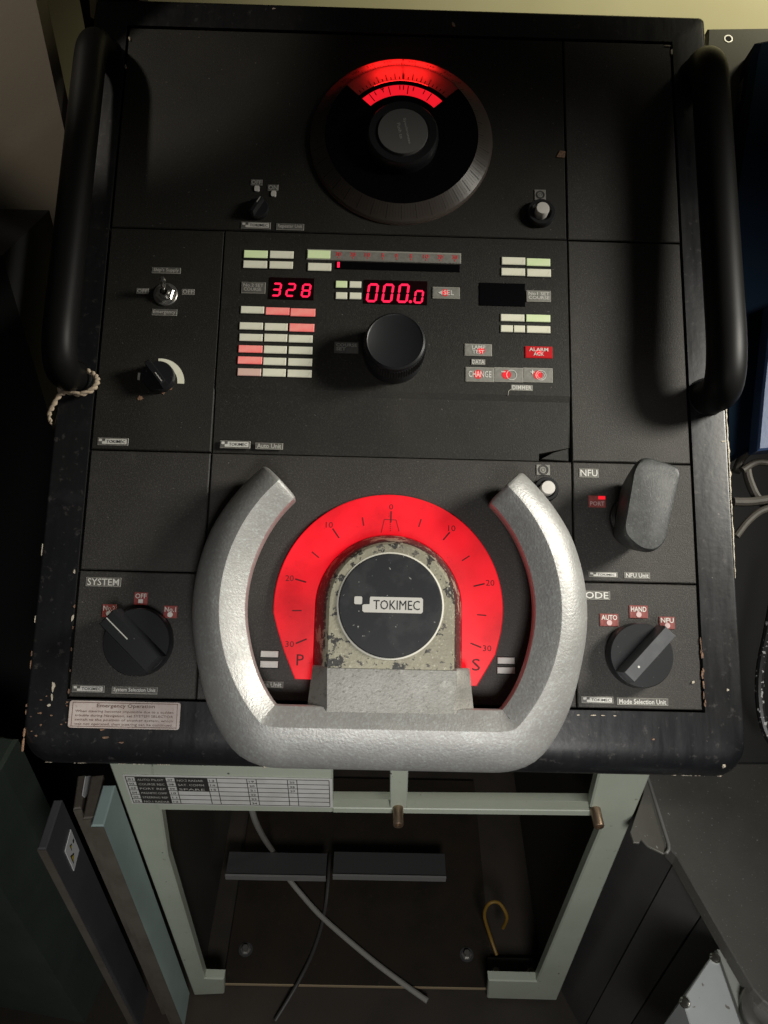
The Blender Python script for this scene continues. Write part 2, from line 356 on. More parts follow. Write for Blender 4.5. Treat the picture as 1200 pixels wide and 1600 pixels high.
# ------------------------------------------------------------------ the steering console
HW = 0.34; VB, VT = -0.303, 0.516
console = empty('steering_console', (0, -0.02, 0), 'black ship steering console with a cast metal wheel and red lit dials', 'control console')
def rounded_outline(d_side, d_bot, d_top, rad=0.022, n=8):
    x0, x1, y0, y1 = -HW + d_side, HW - d_side, VB + d_bot, VT - d_top; out = []
    for cx, cy, a0, r in ((x1, y0, -90, rad), (x1, y1, 0, 0.006), (x0, y1, 90, 0.006), (x0, y0, 180, rad)):
        sx = 1 if cx == x1 else -1; sy = 1 if cy == y1 else -1
        for k in range(n + 1):
            a = R_(a0 + 90 * k / n)
            out.append(Vector((cx - sx * r + r * math.cos(a), cy - sy * r + r * math.sin(a))))
    return out
m = MB(); rs = []
def loop(ds, db, dt, hs, hb):
    ol = rounded_outline(ds, db, dt); r = []
    for p in ol:
        wb = min(1, max(0, (VB + 0.05 - p.y) / 0.05)); wb = wb * wb * (3 - 2 * wb)
        r.append((p.x, p.y, hs + (hb - hs) * wb))
    return r
rs.append(loop(0.0, 0.0, 0.0, -0.11, -0.11))
for k in range(0, 9):
    t = R_(90 * k / 8); s_, c_ = 1 - math.cos(t), math.sin(t)
    rs.append(loop(0.005 * s_, 0.034 * s_, 0.006 * s_, 0.001 - 0.006 * (1 - c_), 0.001 - 0.030 * (1 - c_)))
rv = m.rings(rs, 'gloss_black', cap0=True, cap1=False)
iu, iv0, iv1 = 0.3015, -0.2415, 0.4815
n8 = 9; corners = [(iu, iv0), (iu, iv1), (-iu, iv1), (-iu, iv0)]
inner = []
for i, cpt in enumerate(corners): inner += [m.bm.verts.new((*cpt, 0.001)) for _ in range(1)]
last = rv[-1]; gi = m.mi('gloss_black')
for i in range(4):
    seg = last[i * n8:(i + 1) * n8]
    for a, b in zip(seg, seg[1:]): m.bm.faces.new((a, b, inner[i])).material_index = gi
    nxt = last[((i + 1) * n8) % len(last)]
    m.bm.faces.new((seg[-1], nxt, inner[(i + 1) % 4], inner[i])).material_index = gi
low = [m.bm.verts.new((*cpt, -0.024)) for cpt in corners]
for i in range(4): m.bm.faces.new((inner[i], inner[(i + 1) % 4], low[(i + 1) % 4], low[i])).material_index = m.mi('seam_shade_dark')
m.bm.faces.new(low).material_index = m.mi('seam_shade_dark')
housing = m.build('housing', console, smooth=30)

# chipped paint on the bezel: flakes of a few millimetres
m = MB()
def flake(px, py, lx, ly, mat='chip_and_glint_cream', ang=0.0, h=0.0016):
    c = pp(px, py); n = random.randint(6, 9); pts = []
    sx, sy = lx / 1500 / 2, ly / 1500 / 2
    for k in range(n):
        a = 2 * math.pi * k / n; r = random.uniform(0.55, 1.15)
        x, y = math.cos(a) * sx * r, math.sin(a) * sy * r
        pts.append((c.x + x * math.cos(ang) - y * math.sin(ang), c.y + x * math.sin(ang) + y * math.cos(ang)))
    m.prism(pts, h - 0.001, h, mat)
for px, py, lx, ly, ang in ((84, 1072, 5, 16, 0), (82, 1088, 3, 14, .2), (77, 1102, 6, 5, .5), (117, 893, 3, 9, 0), (114, 965, 4, 12, -.1),
        (1082, 1066, 5, 5, 0), (1136, 1078, 4, 4, 0), (1130, 690, 8, 3, .1), (203, 62, 3, 9, .3), (197, 106, 3, 10, .2), (1042, 73, 14, 2, 0), (709, 40, 5, 12, .4), (428, 15, 6, 4, 0), (1049, 82, 3, 14, 0)):
    flake(px, py, lx, ly, 'chip_and_glint_cream', ang)
for k in range(13):
    yy = random.uniform(1000, 1112); flake(1088 + (yy - 912) * .055 + random.uniform(0, 3), yy, random.uniform(1, 4), random.uniform(3, 16), 'chip_rust')
for k in range(5): flake(108 + k * 2.2, 1080 - k * 33, random.uniform(1.5, 3), random.uniform(4, 9), 'chip_rust')
for k in range(14): flake(random.uniform(48, 112), random.uniform(1085, 1150), random.uniform(2, 5), random.uniform(1.5, 3), 'chip_rust')
for k in range(4): flake(900 + k * 20 + random.uniform(-6, 6), 1117 + k * .4, random.uniform(3, 9), 2, random.choice(['chip_rust', 'chip_and_glint_cream']))
for px, py in ((165, 1152), (190, 1160), (160, 1140), (1020, 1155), (640, 1165)): flake(px, py, random.uniform(4, 12), 3, 'chip_rust')
o = m.build('paint_chip', housing, smooth=0); o['kind'] = 'stuff'
# chips along the bezel edges, plus the right edge's highlight as a cream strip
m = MB()
def edge_chip_and_glint(u, v, h, lu, lv, lh, mat='chip_and_glint_cream'):
    pts = []
    rr = [random.uniform(0.5, 1.0) for _ in range(8)]
    r1 = [(u + lu * rr[k] * math.cos(k * math.pi / 4), v + lv * rr[k] * math.sin(k * math.pi / 4), h - lh) for k in range(8)]
    r2 = [(p[0] * 0.4 + u * 0.6, p[1] * 0.7 + v * 0.3, h) for p in r1]
    m.rings([r1, r2], mat)
for k in range(7): edge_chip_and_glint(0.3376, random.uniform(-0.10, 0.07), 0.0015, random.uniform(.0006, .0016), random.uniform(.002, .009), .002)
for k in range(9): edge_chip_and_glint(-0.3378, random.uniform(-0.29, -0.20), 0.0009, random.uniform(.0008, .0018), random.uniform(.002, .008), .002, 'chip_rust')
for k in range(3): edge_chip_and_glint(-0.3378, random.uniform(-0.22, -0.05), 0.0009, .0008, random.uniform(.002, .006), .002)
for a, b, n in ((-0.325, -0.318, 3), (-0.30, -0.285, 5), (-0.255, -0.23, 8), (-0.225, -0.205, 7), (0.27, 0.325, 9)):
    for k in range(n): edge_chip_and_glint(random.uniform(a, b), -0.3022, -0.0225, random.uniform(.002, .005), .0008, .002)
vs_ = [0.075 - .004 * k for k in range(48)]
m.tube([(0.3380 + random.uniform(-.0002, .0002), v, -.0006) for v in vs_], .001, 'chip_and_glint_cream', 6, radii=[.0011 + random.uniform(-.0004, .0003) + (.0009 if random.random() < .1 else 0) - .0006 * max(0, (k - 36) / 12) for k in range(48)])  # bright line painted along the edge as its highlight
edge_chip_and_glint(-0.117, -0.296, -0.0095, .003, .006, .003); edge_chip_and_glint(-0.114, -0.299, -0.0125, .003, .005, .003)
edge_chip_and_glint(0.319, -0.288, -0.004, .005, .006, .003)
o = m.build('edge_chip_and_glint', housing, smooth=0); o['kind'] = 'stuff'

# ---- control units: slabs set into the housing
G = 0.0008
def unit_slab(name, u0, v0, u1, v1, mat='textured_black', dh=0.0, cut=None):
    m = MB()
    poly = [(u0 + G, v0 + G), (u1 - G, v0 + G), (u1 - G, v1 - G), (u0 + G, v1 - G)]
    m.prism(poly, -0.02, dh, mat, 0.0009)
    return m.build(name, console, smooth=0)
repeater = unit_slab('repeater_unit', -0.30, 0.24, 0.18, 0.48)
power = unit_slab('power_unit', -0.30, 0.0, -0.18, 0.24, dh=0.0004)
blank_hi = unit_slab('blank_panel', 0.18, 0.24, 0.30, 0.48, dh=0.0003, mat='textured_brown'); blank_hi['label'] = 'upper blank panel beside the course dial'
blank_mid = unit_slab('blank_panel', 0.18, 0.0, 0.30, 0.24, dh=-0.0002, mat='textured_brown'); blank_mid['label'] = 'blank panel under the tall handle'
blank_lo = unit_slab('blank_panel', -0.30, -0.12, -0.18, 0.0, mat='textured_brown'); blank_lo['label'] = 'blank panel above the system selector'
system = unit_slab('system_unit', -0.30, -0.24, -0.18, -0.12, dh=0.0004, mat='textured_brown')
helm = unit_slab('helm_unit', -0.18, -0.24, 0.18, 0.0, mat='textured_brown')
nfu = unit_slab('lever_unit', 0.18, -0.12, 0.30, 0.0, dh=0.0003, mat='textured_brown')
mode = unit_slab('mode_unit', 0.18, -0.24, 0.30, -0.12, mat='textured_brown')
# autopilot unit: its lower third slopes away below a fold, one lower corner is broken off
m = MB(); v_f = pp(620, 613).y; v_f2 = pp(620, 622).y
u0, u1 = -0.18 + G, 0.18 - G
prof = [(G, -0.02), (G, -0.0035), (v_f2, -0.0012), (v_f, 0.0014), (0.24 - G * 2, 0.0010), (0.24 - G, 0.0), (0.24 - G, -0.02)]
ub = pp(843, 712).x
m.rings([[(u, v, h) for v, h in prof] for u in (u0, ub)], 'textured_black')
vb = pp(850, 708).y
prof2 = [(vb, -0.02), (vb, -0.0033), (v_f2, -0.0012), (v_f, 0.0014), (0.24 - G * 2, 0.0010), (0.24 - G, 0.0), (0.24 - G, -0.02)]
m.rings([[(u, v + (0.007 if i < 2 and u == u1 else 0), h) for i, (v, h) in enumerate(prof2)] for u in (ub, u1)], 'textured_black')
auto = m.build('autopilot_unit', console, smooth=0)
m = MB(); a, b, c_, d = pp(846, 716), pp(890, 719.5), pp(890, 699), pp(866, 705.5)
m.prism([a, b, c_, d], -0.012, -0.0034, 'textured_black', 0.0006); m.build('broken_corner', auto, smooth=0)

# ---- small parts made once per size
lens_src = {}
def lens(parent, x0, y0, x1, y1, mat='lens_cream', h=0.0016):
    a0, b0, a1, b1 = pbox(x0, y0, x1, y1)
    m = MB(); m.rect(a0 - .0007, b0 - .0009, a1 + .0007, b1 + .0006, -0.001, .0018 if parent is auto else .0005, 'seam_shade_dark'); m.rect(a0, b0, a1, b1, -0.001, h + (.0012 if parent is auto else 0), mat, 0.0005); return m.build('indicator_lens', parent, smooth=0)  # dark border painted for the shadow round each lens
def plate(parent, x0, y0, x1, y1, lines, mat='label_grey', ink='print_pale', h=0.0010, pad=(0.06, 0.14), bold=0.014, edge=True, name='label_plate', dot=None, rule=None):
    a0, b0, a1, b1 = pbox(x0, y0, x1, y1); m = MB(); W, H = a1 - a0, b1 - b0
    if edge:
        m.rect(a0, b0, a1, b1, -0.001, h - 0.0001, 'label_edge' if mat in ('label_grey', 'label_light') else mat, 0.0002)
        e = 0.0006; m.rect(a0 + e, b0 + e, a1 - e * 0.6, b1 - e * 0.5, 0.0, h, mat)
    else: m.rect(a0, b0, a1, b1, -0.001, h, mat, 0.0002)
    if lines:
        top, bot = b1 - H * pad[1], b0 + H * pad[1]
        if dot: bot = b0 + H * 0.50
        n = len(lines); lh = (top - bot) / n
        for i, t in enumerate(lines):
            y1_ = top - lh * i; y0_ = y1_ - lh * (0.80 if n > 1 else 1.0)
            xa, xb = a0 + W * pad[0], a1 - W * pad[0]
            if isinstance(t, tuple): t, fa, fb = t; xa, xb = a0 + W * fa, a0 + W * fb
            m.text(t, xa, y0_, xb, y1_, h + 0.0002, ink, bold)
    if dot == 'square': m.rect(a0 + W * .33, b0 + H * .12, a0 + W * .68, b0 + H * .44, 0, h + 0.0003, 'dot_white')
    elif dot: m.lathe(((a0 + a1) / 2, b0 + H * .28), [(0.0026, 0), (0.0026, h + .0004), (0, h + .0004)], dot, 20)
    return m.build(name, parent, smooth=0)
def maker_plate(parent, x0, y0, x1, y1):
    """small maker's plate: two squares and a bar that carries the maker's name"""
    a0, b0, a1, b1 = pbox(x0, y0, x1, y1); W, H = a1 - a0, b1 - b0; h = 0.0010; m = MB()
    m.rect(a0, b0, a1, b1, -0.001, h - 0.0002, 'label_edge', 0.0002); e = 0.0005
    m.rect(a0 + e, b0 + e, a1 - e, b1 - e, 0, h, 'label_grey')
    logo(m, a0 + W * .05, b0 + H * .16, a1 - W * .05, b1 - H * .16, h + 0.0002, 'print_white', 'print_dark')
    return m.build('maker_plate', parent, smooth=0)
def rrect(x0, y0, x1, y1, r, n=4):
    out = []
    for cx, cy, a0 in ((x1 - r, y0 + r, -90), (x1 - r, y1 - r, 0), (x0 + r, y1 - r, 90), (x0 + r, y0 + r, 180)):
        out += [(cx + r * math.cos(R_(a0 + 90 * k / n)), cy + r * math.sin(R_(a0 + 90 * k / n))) for k in range(n + 1)]
    return out
def logo(m, x0, y0, x1, y1, h, ink, ink2, bold=0.006):
    W, H = x1 - x0, y1 - y0; r = H * 0.10
    m.face([(*p, h) for p in rrect(x0, y0 + H * .50, x0 + W * .115, y1, r)], ink)
    m.face([(x, y, h) for x, y in ((x0 + W * .12, y0 + r), (x0 + W * .12 + r, y0), (x1 - r, y0), (x1, y0 + r), (x1, y1 - r), (x1 - r, y1), (x0 + W * .235, y1), (x0 + W * .225, y1 - r), (x0 + W * .225, y0 + H * .52), (x0 + W * .12 + r, y0 + H * .50), (x0 + W * .12, y0 + H * .45))], ink)
    m.text('TOKIMEC', x0 + W * .28, y0 + H * .20, x1 - W * .045, y1 - H * .20, h + 0.00025, ink2, bold)
def knob(parent, cx, cy, rpx, height, dirpx, name='selector_knob', bar='knob_lit_grey', over=1.0, barw=0.20, line=True):
    """round skirt with a raised grip bar that points at dirpx"""
    m = MB(); c = pp(cx, cy, height * 0.5); e = pp(cx + rpx, cy, height * .5); r = (e - c).length
    m.lathe(c, [(r * .97, 0), (r * 1.0, height * .12), (r * .985, height * .40), (r * .95, height * .46), (0, height * .46)], 'knob_black', 64)
    d = pp(*dirpx, height) - pp(cx, cy, height); a = math.atan2(d.y, d.x)
    X, Y = Vector((math.cos(a), math.sin(a))), Vector((-math.sin(a), math.cos(a)))
    L0, L1, wd = -r * 0.93, r * over, r * barw
    prof = lambda k, w_, z: [(*(c + X * (L0 + k) - Y * w_), z), (*(c + X * (L1 - k) - Y * w_), z), (*(c + X * (L1 - k) + Y * w_), z), (*(c + X * (L0 + k) + Y * w_), z)]
    m.rings([prof(0, wd * 1.35, height * .40), prof(.0008, wd * 1.05, height * .96), prof(.0018, wd * .95, height)], bar)
    p0, p1 = c + X * (L1 * .1), c + X * (L1 - .002); t = 0.0005
    if not line:
        p0 = c + X * (L0 * .5); m.lathe((p0.x, p0.y), [(.0011, height + .0003), (0, height + .0003)], 'print_white', 12)
    else: m.face([(*(p0 - Y * t), height + .0003), (*(p1 - Y * t), height + .0003), (*(p1 + Y * t), height + .0003), (*(p0 + Y * t), height + .0003)], 'print_pale')
    return m.build(name, parent)
SEGS = {'0': 'abcdef', '2': 'abged', '3': 'abgcd', '8': 'abcdefg'}
def digit(m, x0, y0, x1, y1, ch, h, slant=0.12, mat='digit_red', tk=0.16):
    W, H = x1 - x0, y1 - y0; t = W * tk * 1.15
    def seg(pa, pb):
        a, b = Vector(pa), Vector(pb); d = (b - a).normalized(); n = Vector((-d.y, d.x)) * t * .5; a2, b2 = a + d * t * .5, b - d * t * .5
        pts = [a + d * t * .08, a2 + n, b2 + n, b - d * t * .08, b2 - n, a2 - n]
        m.face([(x0 + p.x + (p.y) * slant, y0 + p.y, h) for p in pts], mat)
    k = t * .5; xl, xr, yb, ym, yt = k, W * .86 - k, k, H / 2, H - k
    D = {'a': ((xl, yt), (xr, yt)), 'b': ((xr, yt), (xr, ym)), 'c': ((xr, ym), (xr, yb)), 'd': ((xl, yb), (xr, yb)), 'e': ((xl, ym), (xl, yb)), 'f': ((xl, yt), (xl, ym)), 'g': ((xl, ym), (xr, ym))}
    for s_ in SEGS[ch]: seg(*D[s_])

# ---- repeater unit
dc = pp(627, 221); DR = pp(769, 225).x - dc.x
m = MB()
m.lathe(dc, [(DR, 0.0), (DR, 0.003), (DR * .985, 0.0045, 'frosted'), (DR * .83, 0.0135, 'frosted'), (DR * .825, 0.006, 'seam_shade_dark')], 'frosted', 96)
# engraved ticks on the sloping ring
def ring_pt(a, f, up=0.0003):
    r = DR * (.985 + (.83 - .985) * f); return (dc.x + r * math.cos(a), dc.y + r * math.sin(a), 0.0045 + .009 * f + up)
for deg in range(0, 360, 2):
    a = R_(deg + 1); da = 0.0020 if deg % 10 else 0.0034
    long_ = deg % 10 == 0
    f0, f1 = (0.10, 0.9) if long_ and 180 < deg < 360 else ((0.62, 0.98) if deg % 10 == 0 else (0.80, 0.98))
    if not long_ and 180 < deg < 360: f0 = .2; da *= .5
    m.face([ring_pt(a - da, f0), ring_pt(a + da, f0), ring_pt(a + da, f1), ring_pt(a - da, f1)], 'print_dark')
def ring_num(t, deg, f=.40, sz=.0065):
    vs, fs = text_geo(t, 0.004); a = R_(deg); x, y, h = ring_pt(a, f, .0004)
    w_ = max(v.x for v in vs); out = []
    for v in vs:
        q = Vector(((v.x - w_ / 2) * sz, (v.y - .35) * sz)); q.rotate(Matrix.Rotation(a - math.pi / 2, 2))
        rr = (Vector((x + q.x, y + q.y)) - dc).length / DR
        out.append(m.bm.verts.new((x + q.x, y + q.y, 0.0045 + .009 * (.985 - rr) / .155 + .0005)))
    for f_ in fs:
        try: m.bm.faces.new([out[k] for k in f_]).material_index = m.mi('print_dark')
        except ValueError: pass
for t, deg in (('290', 134), ('300', 125), ('310', 113), ('320', 101), ('330', 84), ('340', 71), ('350', 58), ('0', 47)): ring_num(t, deg)
m.build('scale_ring', repeater, weld=False, smooth=0)
m = MB(); m.arc(dc, DR * .70, DR * .95, 68, 115, 0.0003, 0.0012, 'backlight', 24); m.build('lamp_strip', repeater)
# the black disc with its window; the scale ring reaches further in there, then the inner red scale
m = MB(); r2 = DR * .83
m.arc(dc, DR * .30, r2, 137, 137 + 266, 0.002, 0.0132, 'display_black', 72)
m.arc(dc, DR * .30, DR * .49, 43, 137, 0.002, 0.0100, 'display_black', 24)
m.arc(dc, DR * .612, DR * .66, 43, 137, 0.002, 0.0112, 'display_black', 30)
m.build('cover_disc', repeater)
m = MB()
for k in range(40):
    A0, A1 = R_(43 + 94 * k / 40), R_(43 + 94 * (k + 1) / 40); P_ = lambda r_, a_, z_: (dc.x + r_ * math.cos(a_), dc.y + r_ * math.sin(a_), z_)
    m.face([P_(DR * .655, A0, .0122), P_(DR * .835, A0, .0134), P_(DR * .835, A1, .0134), P_(DR * .655, A1, .0122)], 'frosted')
for i, deg in enumerate(range(48, 136, 4)):
    a = R_(deg + 1); ca, sa = math.cos(a), math.sin(a); r0, r1, t = DR * .665, DR * (.74 if i % 2 == 0 else .70), .0005
    m.face([(dc.x + r0 * ca - sa * t, dc.y + r0 * sa + ca * t, .0125), (dc.x + r1 * ca - sa * t, dc.y + r1 * sa + ca * t, .0125), (dc.x + r1 * ca + sa * t, dc.y + r1 * sa - ca * t, .0125), (dc.x + r0 * ca + sa * t, dc.y + r0 * sa - ca * t, .0125)], 'print_dark')
m.build('window_scale', repeater, smooth=0)
m = MB(); m.arc(dc, DR * .49, DR * .615, 44, 136, 0.002, 0.0105, 'red_glow', 32)
for i, deg in enumerate((58, 66, 78, 84, 89, 93, 105, 112, 121, 127)):
    a = R_(deg); ca, sa = math.cos(a), math.sin(a); r0, r1, t = DR * .50, DR * .605, .0005
    if i % 3: r0 = DR * .55
    m.face([(dc.x + r0 * ca - sa * t, dc.y + r0 * sa + ca * t, .0108), (dc.x + r1 * ca - sa * t, dc.y + r1 * sa + ca * t, .0108), (dc.x + r1 * ca + sa * t, dc.y + r1 * sa - ca * t, .0108), (dc.x + r0 * ca + sa * t, dc.y + r0 * sa - ca * t, .0108)], 'print_red_dark')
q = pp(597, 137, .0108); m.text('8', q.x - .002, q.y - .003, q.x + .002, q.y + .003, .0109, 'print_red_dark')
m.build('inner_scale', repeater)
m = MB(); t = .0006
m.face([(dc.x - t, dc.y + DR * .655, .0142), (dc.x + t, dc.y + DR * .655, .0142), (dc.x + t, dc.y + DR * .99, .0052), (dc.x - t, dc.y + DR * .99, .0052)], 'print_red_dark'); m.build('lubber_line', repeater)
kh = 0.030; kc = pp(629.5, 205.5, kh); kr = pp(629.5 + 57, 205, kh).x - kc.x
kb = pp(630, 212, .02)
m = MB(); m.lathe(kc, [(kr * .97, 0.005), (kr * 1.0, kh - .010), (kr * .985, kh - .003), (kr * .93, kh), (kr * .74, kh - .001), (kr * .70, kh - .0025), (kr * .695, kh - .0025), (kr * .68, kh + .001, 'cap_grey'), (0, kh + .001, 'cap_grey')], 'knob_black', 72)
for i, tx in enumerate(('Push to', 'Synchronize')):
    L = .018 if i == 0 else .030; cx = kc.x - .003 + i * .007
    m.text(tx, cx - L / 2, kc.y - .0018, cx + L / 2, kc.y + .0018, kh + .0013, 'print_pale', 0.004, rot=R_(-78))
m.build('push_knob', repeater)
# small on/off switch
plate(repeater, 392, 281, 410, 290, ['OFF']); plate(repeater, 418.5, 289, 435, 298.5, ['ON'])
for a in ((397.5, 291, 405.5, 300), (423.5, 299, 431.5, 308)):
    b = pbox(*a); m = MB(); m.prism(rrect(b[0], b[1], b[2], b[3], .0015), -.001, .0016, 'dot_white', .0003); m.build('position_mark', repeater)
knob(repeater, 402, 323, 17, .014, (408, 314), over=.9, bar='knob_black', barw=.16)
maker_plate(repeater, 376.5, 347.5, 423, 358); plate(repeater, 431.5, 350, 475, 360, ['Repeater Unit'])
def push_button(parent, cx, cy, rr, rb):
    c = pp(cx, cy, .012); cb = pp(cx, cy + 2, 0.0); r = (pp(cx + rb, cy) - pp(cx, cy)).length; r1 = (pp(cx + rr, cy) - pp(cx, cy)).length
    m = MB(); m.lathe(cb, [(r1, 0), (r1, .006), (r1 * .93, .0075), (r1 * .72, .0075), (r1 * .68, .003), (0, .003)], 'knob_black', 40)
    m.lathe(cb, [(r, .003), (r, .0125), (r * .9, .0138), (0, .0142)], 'lens_white', 32)
    return m.build('push_button', parent)
push_button(repeater, 844, 334, 22, 10.5)
def sun_plate(parent, x0, y0, x1, y1):
    b = pbox(x0, y0, x1, y1); m = MB(); m.rect(*b, -.001, .001, 'label_light', .0002); c = ((b[0] + b[2]) / 2, (b[1] + b[3]) / 2); r = (b[2] - b[0]) / 2
    for f in (.30, .62, .80): m.lathe(c, [(r * f * .82, .0012), (r * f, .0012)], 'print_dark', 20)
    return m.build('symbol_plate', parent, smooth=0)
sun_plate(repeater, 835, 297, 852.5, 313.5)
m = MB(); c0 = pp(876, 241); m.prism([(c0.x - .005, c0.y - .004), (c0.x + .004, c0.y - .005), (c0.x + .005, c0.y + .003), (c0.x - .001, c0.y + .004)], -.001, .0012, 'chip_rust', .0003); m.build('paper_scrap', repeater, smooth=0)

# ---- power unit
plate(power, 237.6, 418.5, 282.6, 427.8, ["Ship's Supply"]); plate(power, 213.6, 451, 232.5, 459.5, ['OFF']); plate(power, 284.4, 452, 304, 461, ['OFF']); plate(power, 237.6, 483.6, 277, 493.5, ['Emergency'])
m = MB(); c = pp(258, 459, .003)
m.lathe(c, [(.0125, 0), (.0125, .002), (.0118, .0026), (.007, .0026)], 'steel_dull', 40)
m.lathe(c, [(.0098, .002), (.0098, .0052), (.0088, .006), (.0062, .006), (.0058, .0055)], 'chrome', 6, start=.3)
m.lathe(c, [(.0062, .003), (.0062, .0085), (.0055, .009), (.004, .009), (.0035, .006), (0, .006, 'seam_shade_dark')], 'chrome', 32)
p0 = Vector((c.x, c.y, .007)); p1 = p3(254, 436, .026)
m.tube([p0, p0.lerp(p1, .5), p0.lerp(p1, .85), p1, p1 + (p1 - p0).normalized() * .002], .002, 'chrome', 16, radii=[.0018, .0023, .0030, .0030, .0015])
m.build('toggle_switch', power)
c = pp(249, 597.6); r = pp(249 + 39, 597.6).x - c.x
m = MB(); m.arc(c, r * .73, r, -2, 96, -.001, .0008, 'lens_cream', 32); m.build('arc_mark', power)
m = MB(); b = pbox(215.5, 583, 219, 594); m.rect(*b, -.001, .0008, 'print_white'); m.build('position_mark', power, smooth=0)
knob(power, 246, 586, 25, .022, (252, 594), over=.95, bar='knob_black', barw=.17)
m = MB()
for (x, y) in ((255, 612), (262, 609), (219, 623), (265, 606)): c = pp(x, y); m.prism([(c.x + random.uniform(.4, 1.2) * .003 * math.cos(k * 1.05), c.y + random.uniform(.4, 1.1) * .0035 * math.sin(k * 1.05)) for k in range(6)], 0, .0011, 'chip_rust')
o = m.build('paint_chip', power, smooth=0); o['kind'] = 'stuff'
maker_plate(power, 152.4, 684.6, 201, 696)

# ---- autopilot unit
for b in ((382, 393, 418.6, 404.3, 'lens_green'), (422.4, 394, 459, 405), (381, 409, 417.7, 420.2), (421.7, 410.1, 458, 421.1), (481.6, 412.7, 517.8, 424.4),
          (525, 440.5, 542.5, 450.7, 'lens_green'), (546.5, 441.2, 564.5, 451), (525, 458.2, 542.5, 468.5), (546.5, 458.7, 564.5, 468.7),
          (783.7, 403.7, 820, 415), (822.5, 405.7, 859, 417, 'lens_green'), (783, 420.7, 819.7, 432), (823, 422, 860, 433.7),
          (782, 492.5, 818.7, 503.2), (821.7, 493.2, 859, 504.2, 'lens_green'), (782, 509.5, 800.5, 520), (802.3, 510, 819.5, 520.5), (822.5, 510.7, 859, 521.5)):
    lens(auto, *b)
X = [[(159, 313), (325, 482), (490, 655)], [(150, 305), (318, 470), (483, 648)], [(149, 303), (315, 467), (478, 637)], [(144, 302), (312, 464), (478, 636)], [(138, 300), (308, 460), (474, 634)], [(137, 293), (304, 457), (470, 631)]]
Y = [[(472, 518), (480, 528), (487, 538)], [(580, 626), (585, 633), (588, 640)], [(656, 703), (657, 707), (664, 713)], [(733, 780), (736, 786), (741, 790)], [(808, 856), (815, 864), (820, 869)], [(887, 935), (889, 940), (896, 945)]]
LIT = {(0, 1): 'lens_red', (0, 2): 'lens_red', (1, 2): 'lens_red', (3, 0): 'lens_red', (4, 0): 'lens_red', (5, 0): 'lens_pink'}
for r in range(6):
    for k in range(3):
        (a, b), (c, d) = X[r][k], Y[r][k]
        lens(auto, 340 + a * .23333, 370 + c * .23333, 340 + b * .23333, 370 + d * .23333, LIT.get((r, k), 'lens_cream'))
HA = 0.0024
plate(auto, 377.8, 442.3, 415, 459.8, [('No.2 SET', .08, .92), ('COURSE', .10, .84)], h=HA); plate(auto, 822, 455.5, 860, 473, [('No1 SET', .08, .94), ('COURSE', .08, .94)], mat='label_light', ink='print_white', h=HA)
def display(x0, y0, x1, y1, digs, mat='display_black', dot=None):
    m = MB(); b = pbox(x0, y0, x1, y1); m.rect(*b, -.001, .0022, mat, .0003)
    for ch, a0, c0, a1, c1 in digs: q = pbox(a0, c0, a1, c1); digit(m, q[0], q[1], q[2], q[3], ch, .0026)
    if dot: q = pp(*dot); m.face([(q.x + .0017 * math.cos(k * .785), q.y + .0017 * math.sin(k * .785), .0026) for k in range(8)], 'digit_red')
    return m.build('digital_display', auto, smooth=0)
display(421.2, 435.3, 491, 469.2, [('3', 424, 443.5, 441, 465), ('2', 446, 444, 463, 465.5), ('8', 470, 445, 487, 466.5)], 'display_dim')
display(573 - 4, 439.5, 667.5, 476.5, [('0', 571.5, 444.5, 591.5, 474), ('0', 595.5, 445, 615.5, 474.5), ('0', 619.5, 445, 639.5, 475), ('0', 645.5, 455, 662.5, 476)], 'display_dim', (641, 473))
display(748.7, 443.7, 820, 479.2, [])
# scale bar with red numerals, its slot below
b = pbox(479.5, 390.5, 720, 411); hv = b[3] - b[1]
a_l, a_r = pp(479.5, 398), pp(720, 404)
m = MB(); m.rect(a_l.x, a_l.y - .0062, a_r.x, a_l.y + .0055, -.001, .0020, 'label_edge', .0003)
gx = pp(517, 398).x
m.rect(gx, a_l.y - .0056, a_r.x - .001, a_l.y + .0036, 0, .0023, 'label_light')
m.rect(a_l.x + .0012, a_l.y - .0048, gx - .0004, a_l.y + .0040, 0, .0028, 'lens_green', .0003)
for t, x in zip(('30', '20', '10', '5', '0', '5', '10', '20', '30'), (529, 551.6, 574.5, 598, 619.5, 642, 665.5, 687.5, 710.5)):
    u = pp(x, 401).x; wd = .0055 if len(t) == 2 else .0028
    m.text(t, u - wd / 2, a_l.y - .0018, u + wd / 2, a_l.y + .0026, .0026, 'red_soft_glow', .01); m.rect(u - .0004, a_l.y - .0042, u + .0004, a_l.y - .0026, 0, .0026, 'red_soft_glow')
m.build('scale_bar', auto, smooth=0)
m = MB(); s0 = pp(526, 415); s1 = pp(718, 419); m.rect(s0.x - .001, s0.y - .0045, s1.x, s0.y + .0038, -.001, .0018, 'display_black')
u = pp(529, 415).x; m.rect(u - .0013, s0.y - .0030, u + .0013, s0.y + .0030, 0, .0022, 'digit_red'); m.build('bar_display', auto, smooth=0)
def lit_key(x0, y0, x1, y1, lines, mat, glow, grad=.0052, pad=(.1, .14), tri=False, ink='print_white'):
    o = plate(auto, x0, y0, x1, y1, lines, mat=mat, ink=ink, h=HA, name='key', pad=pad)
    return o
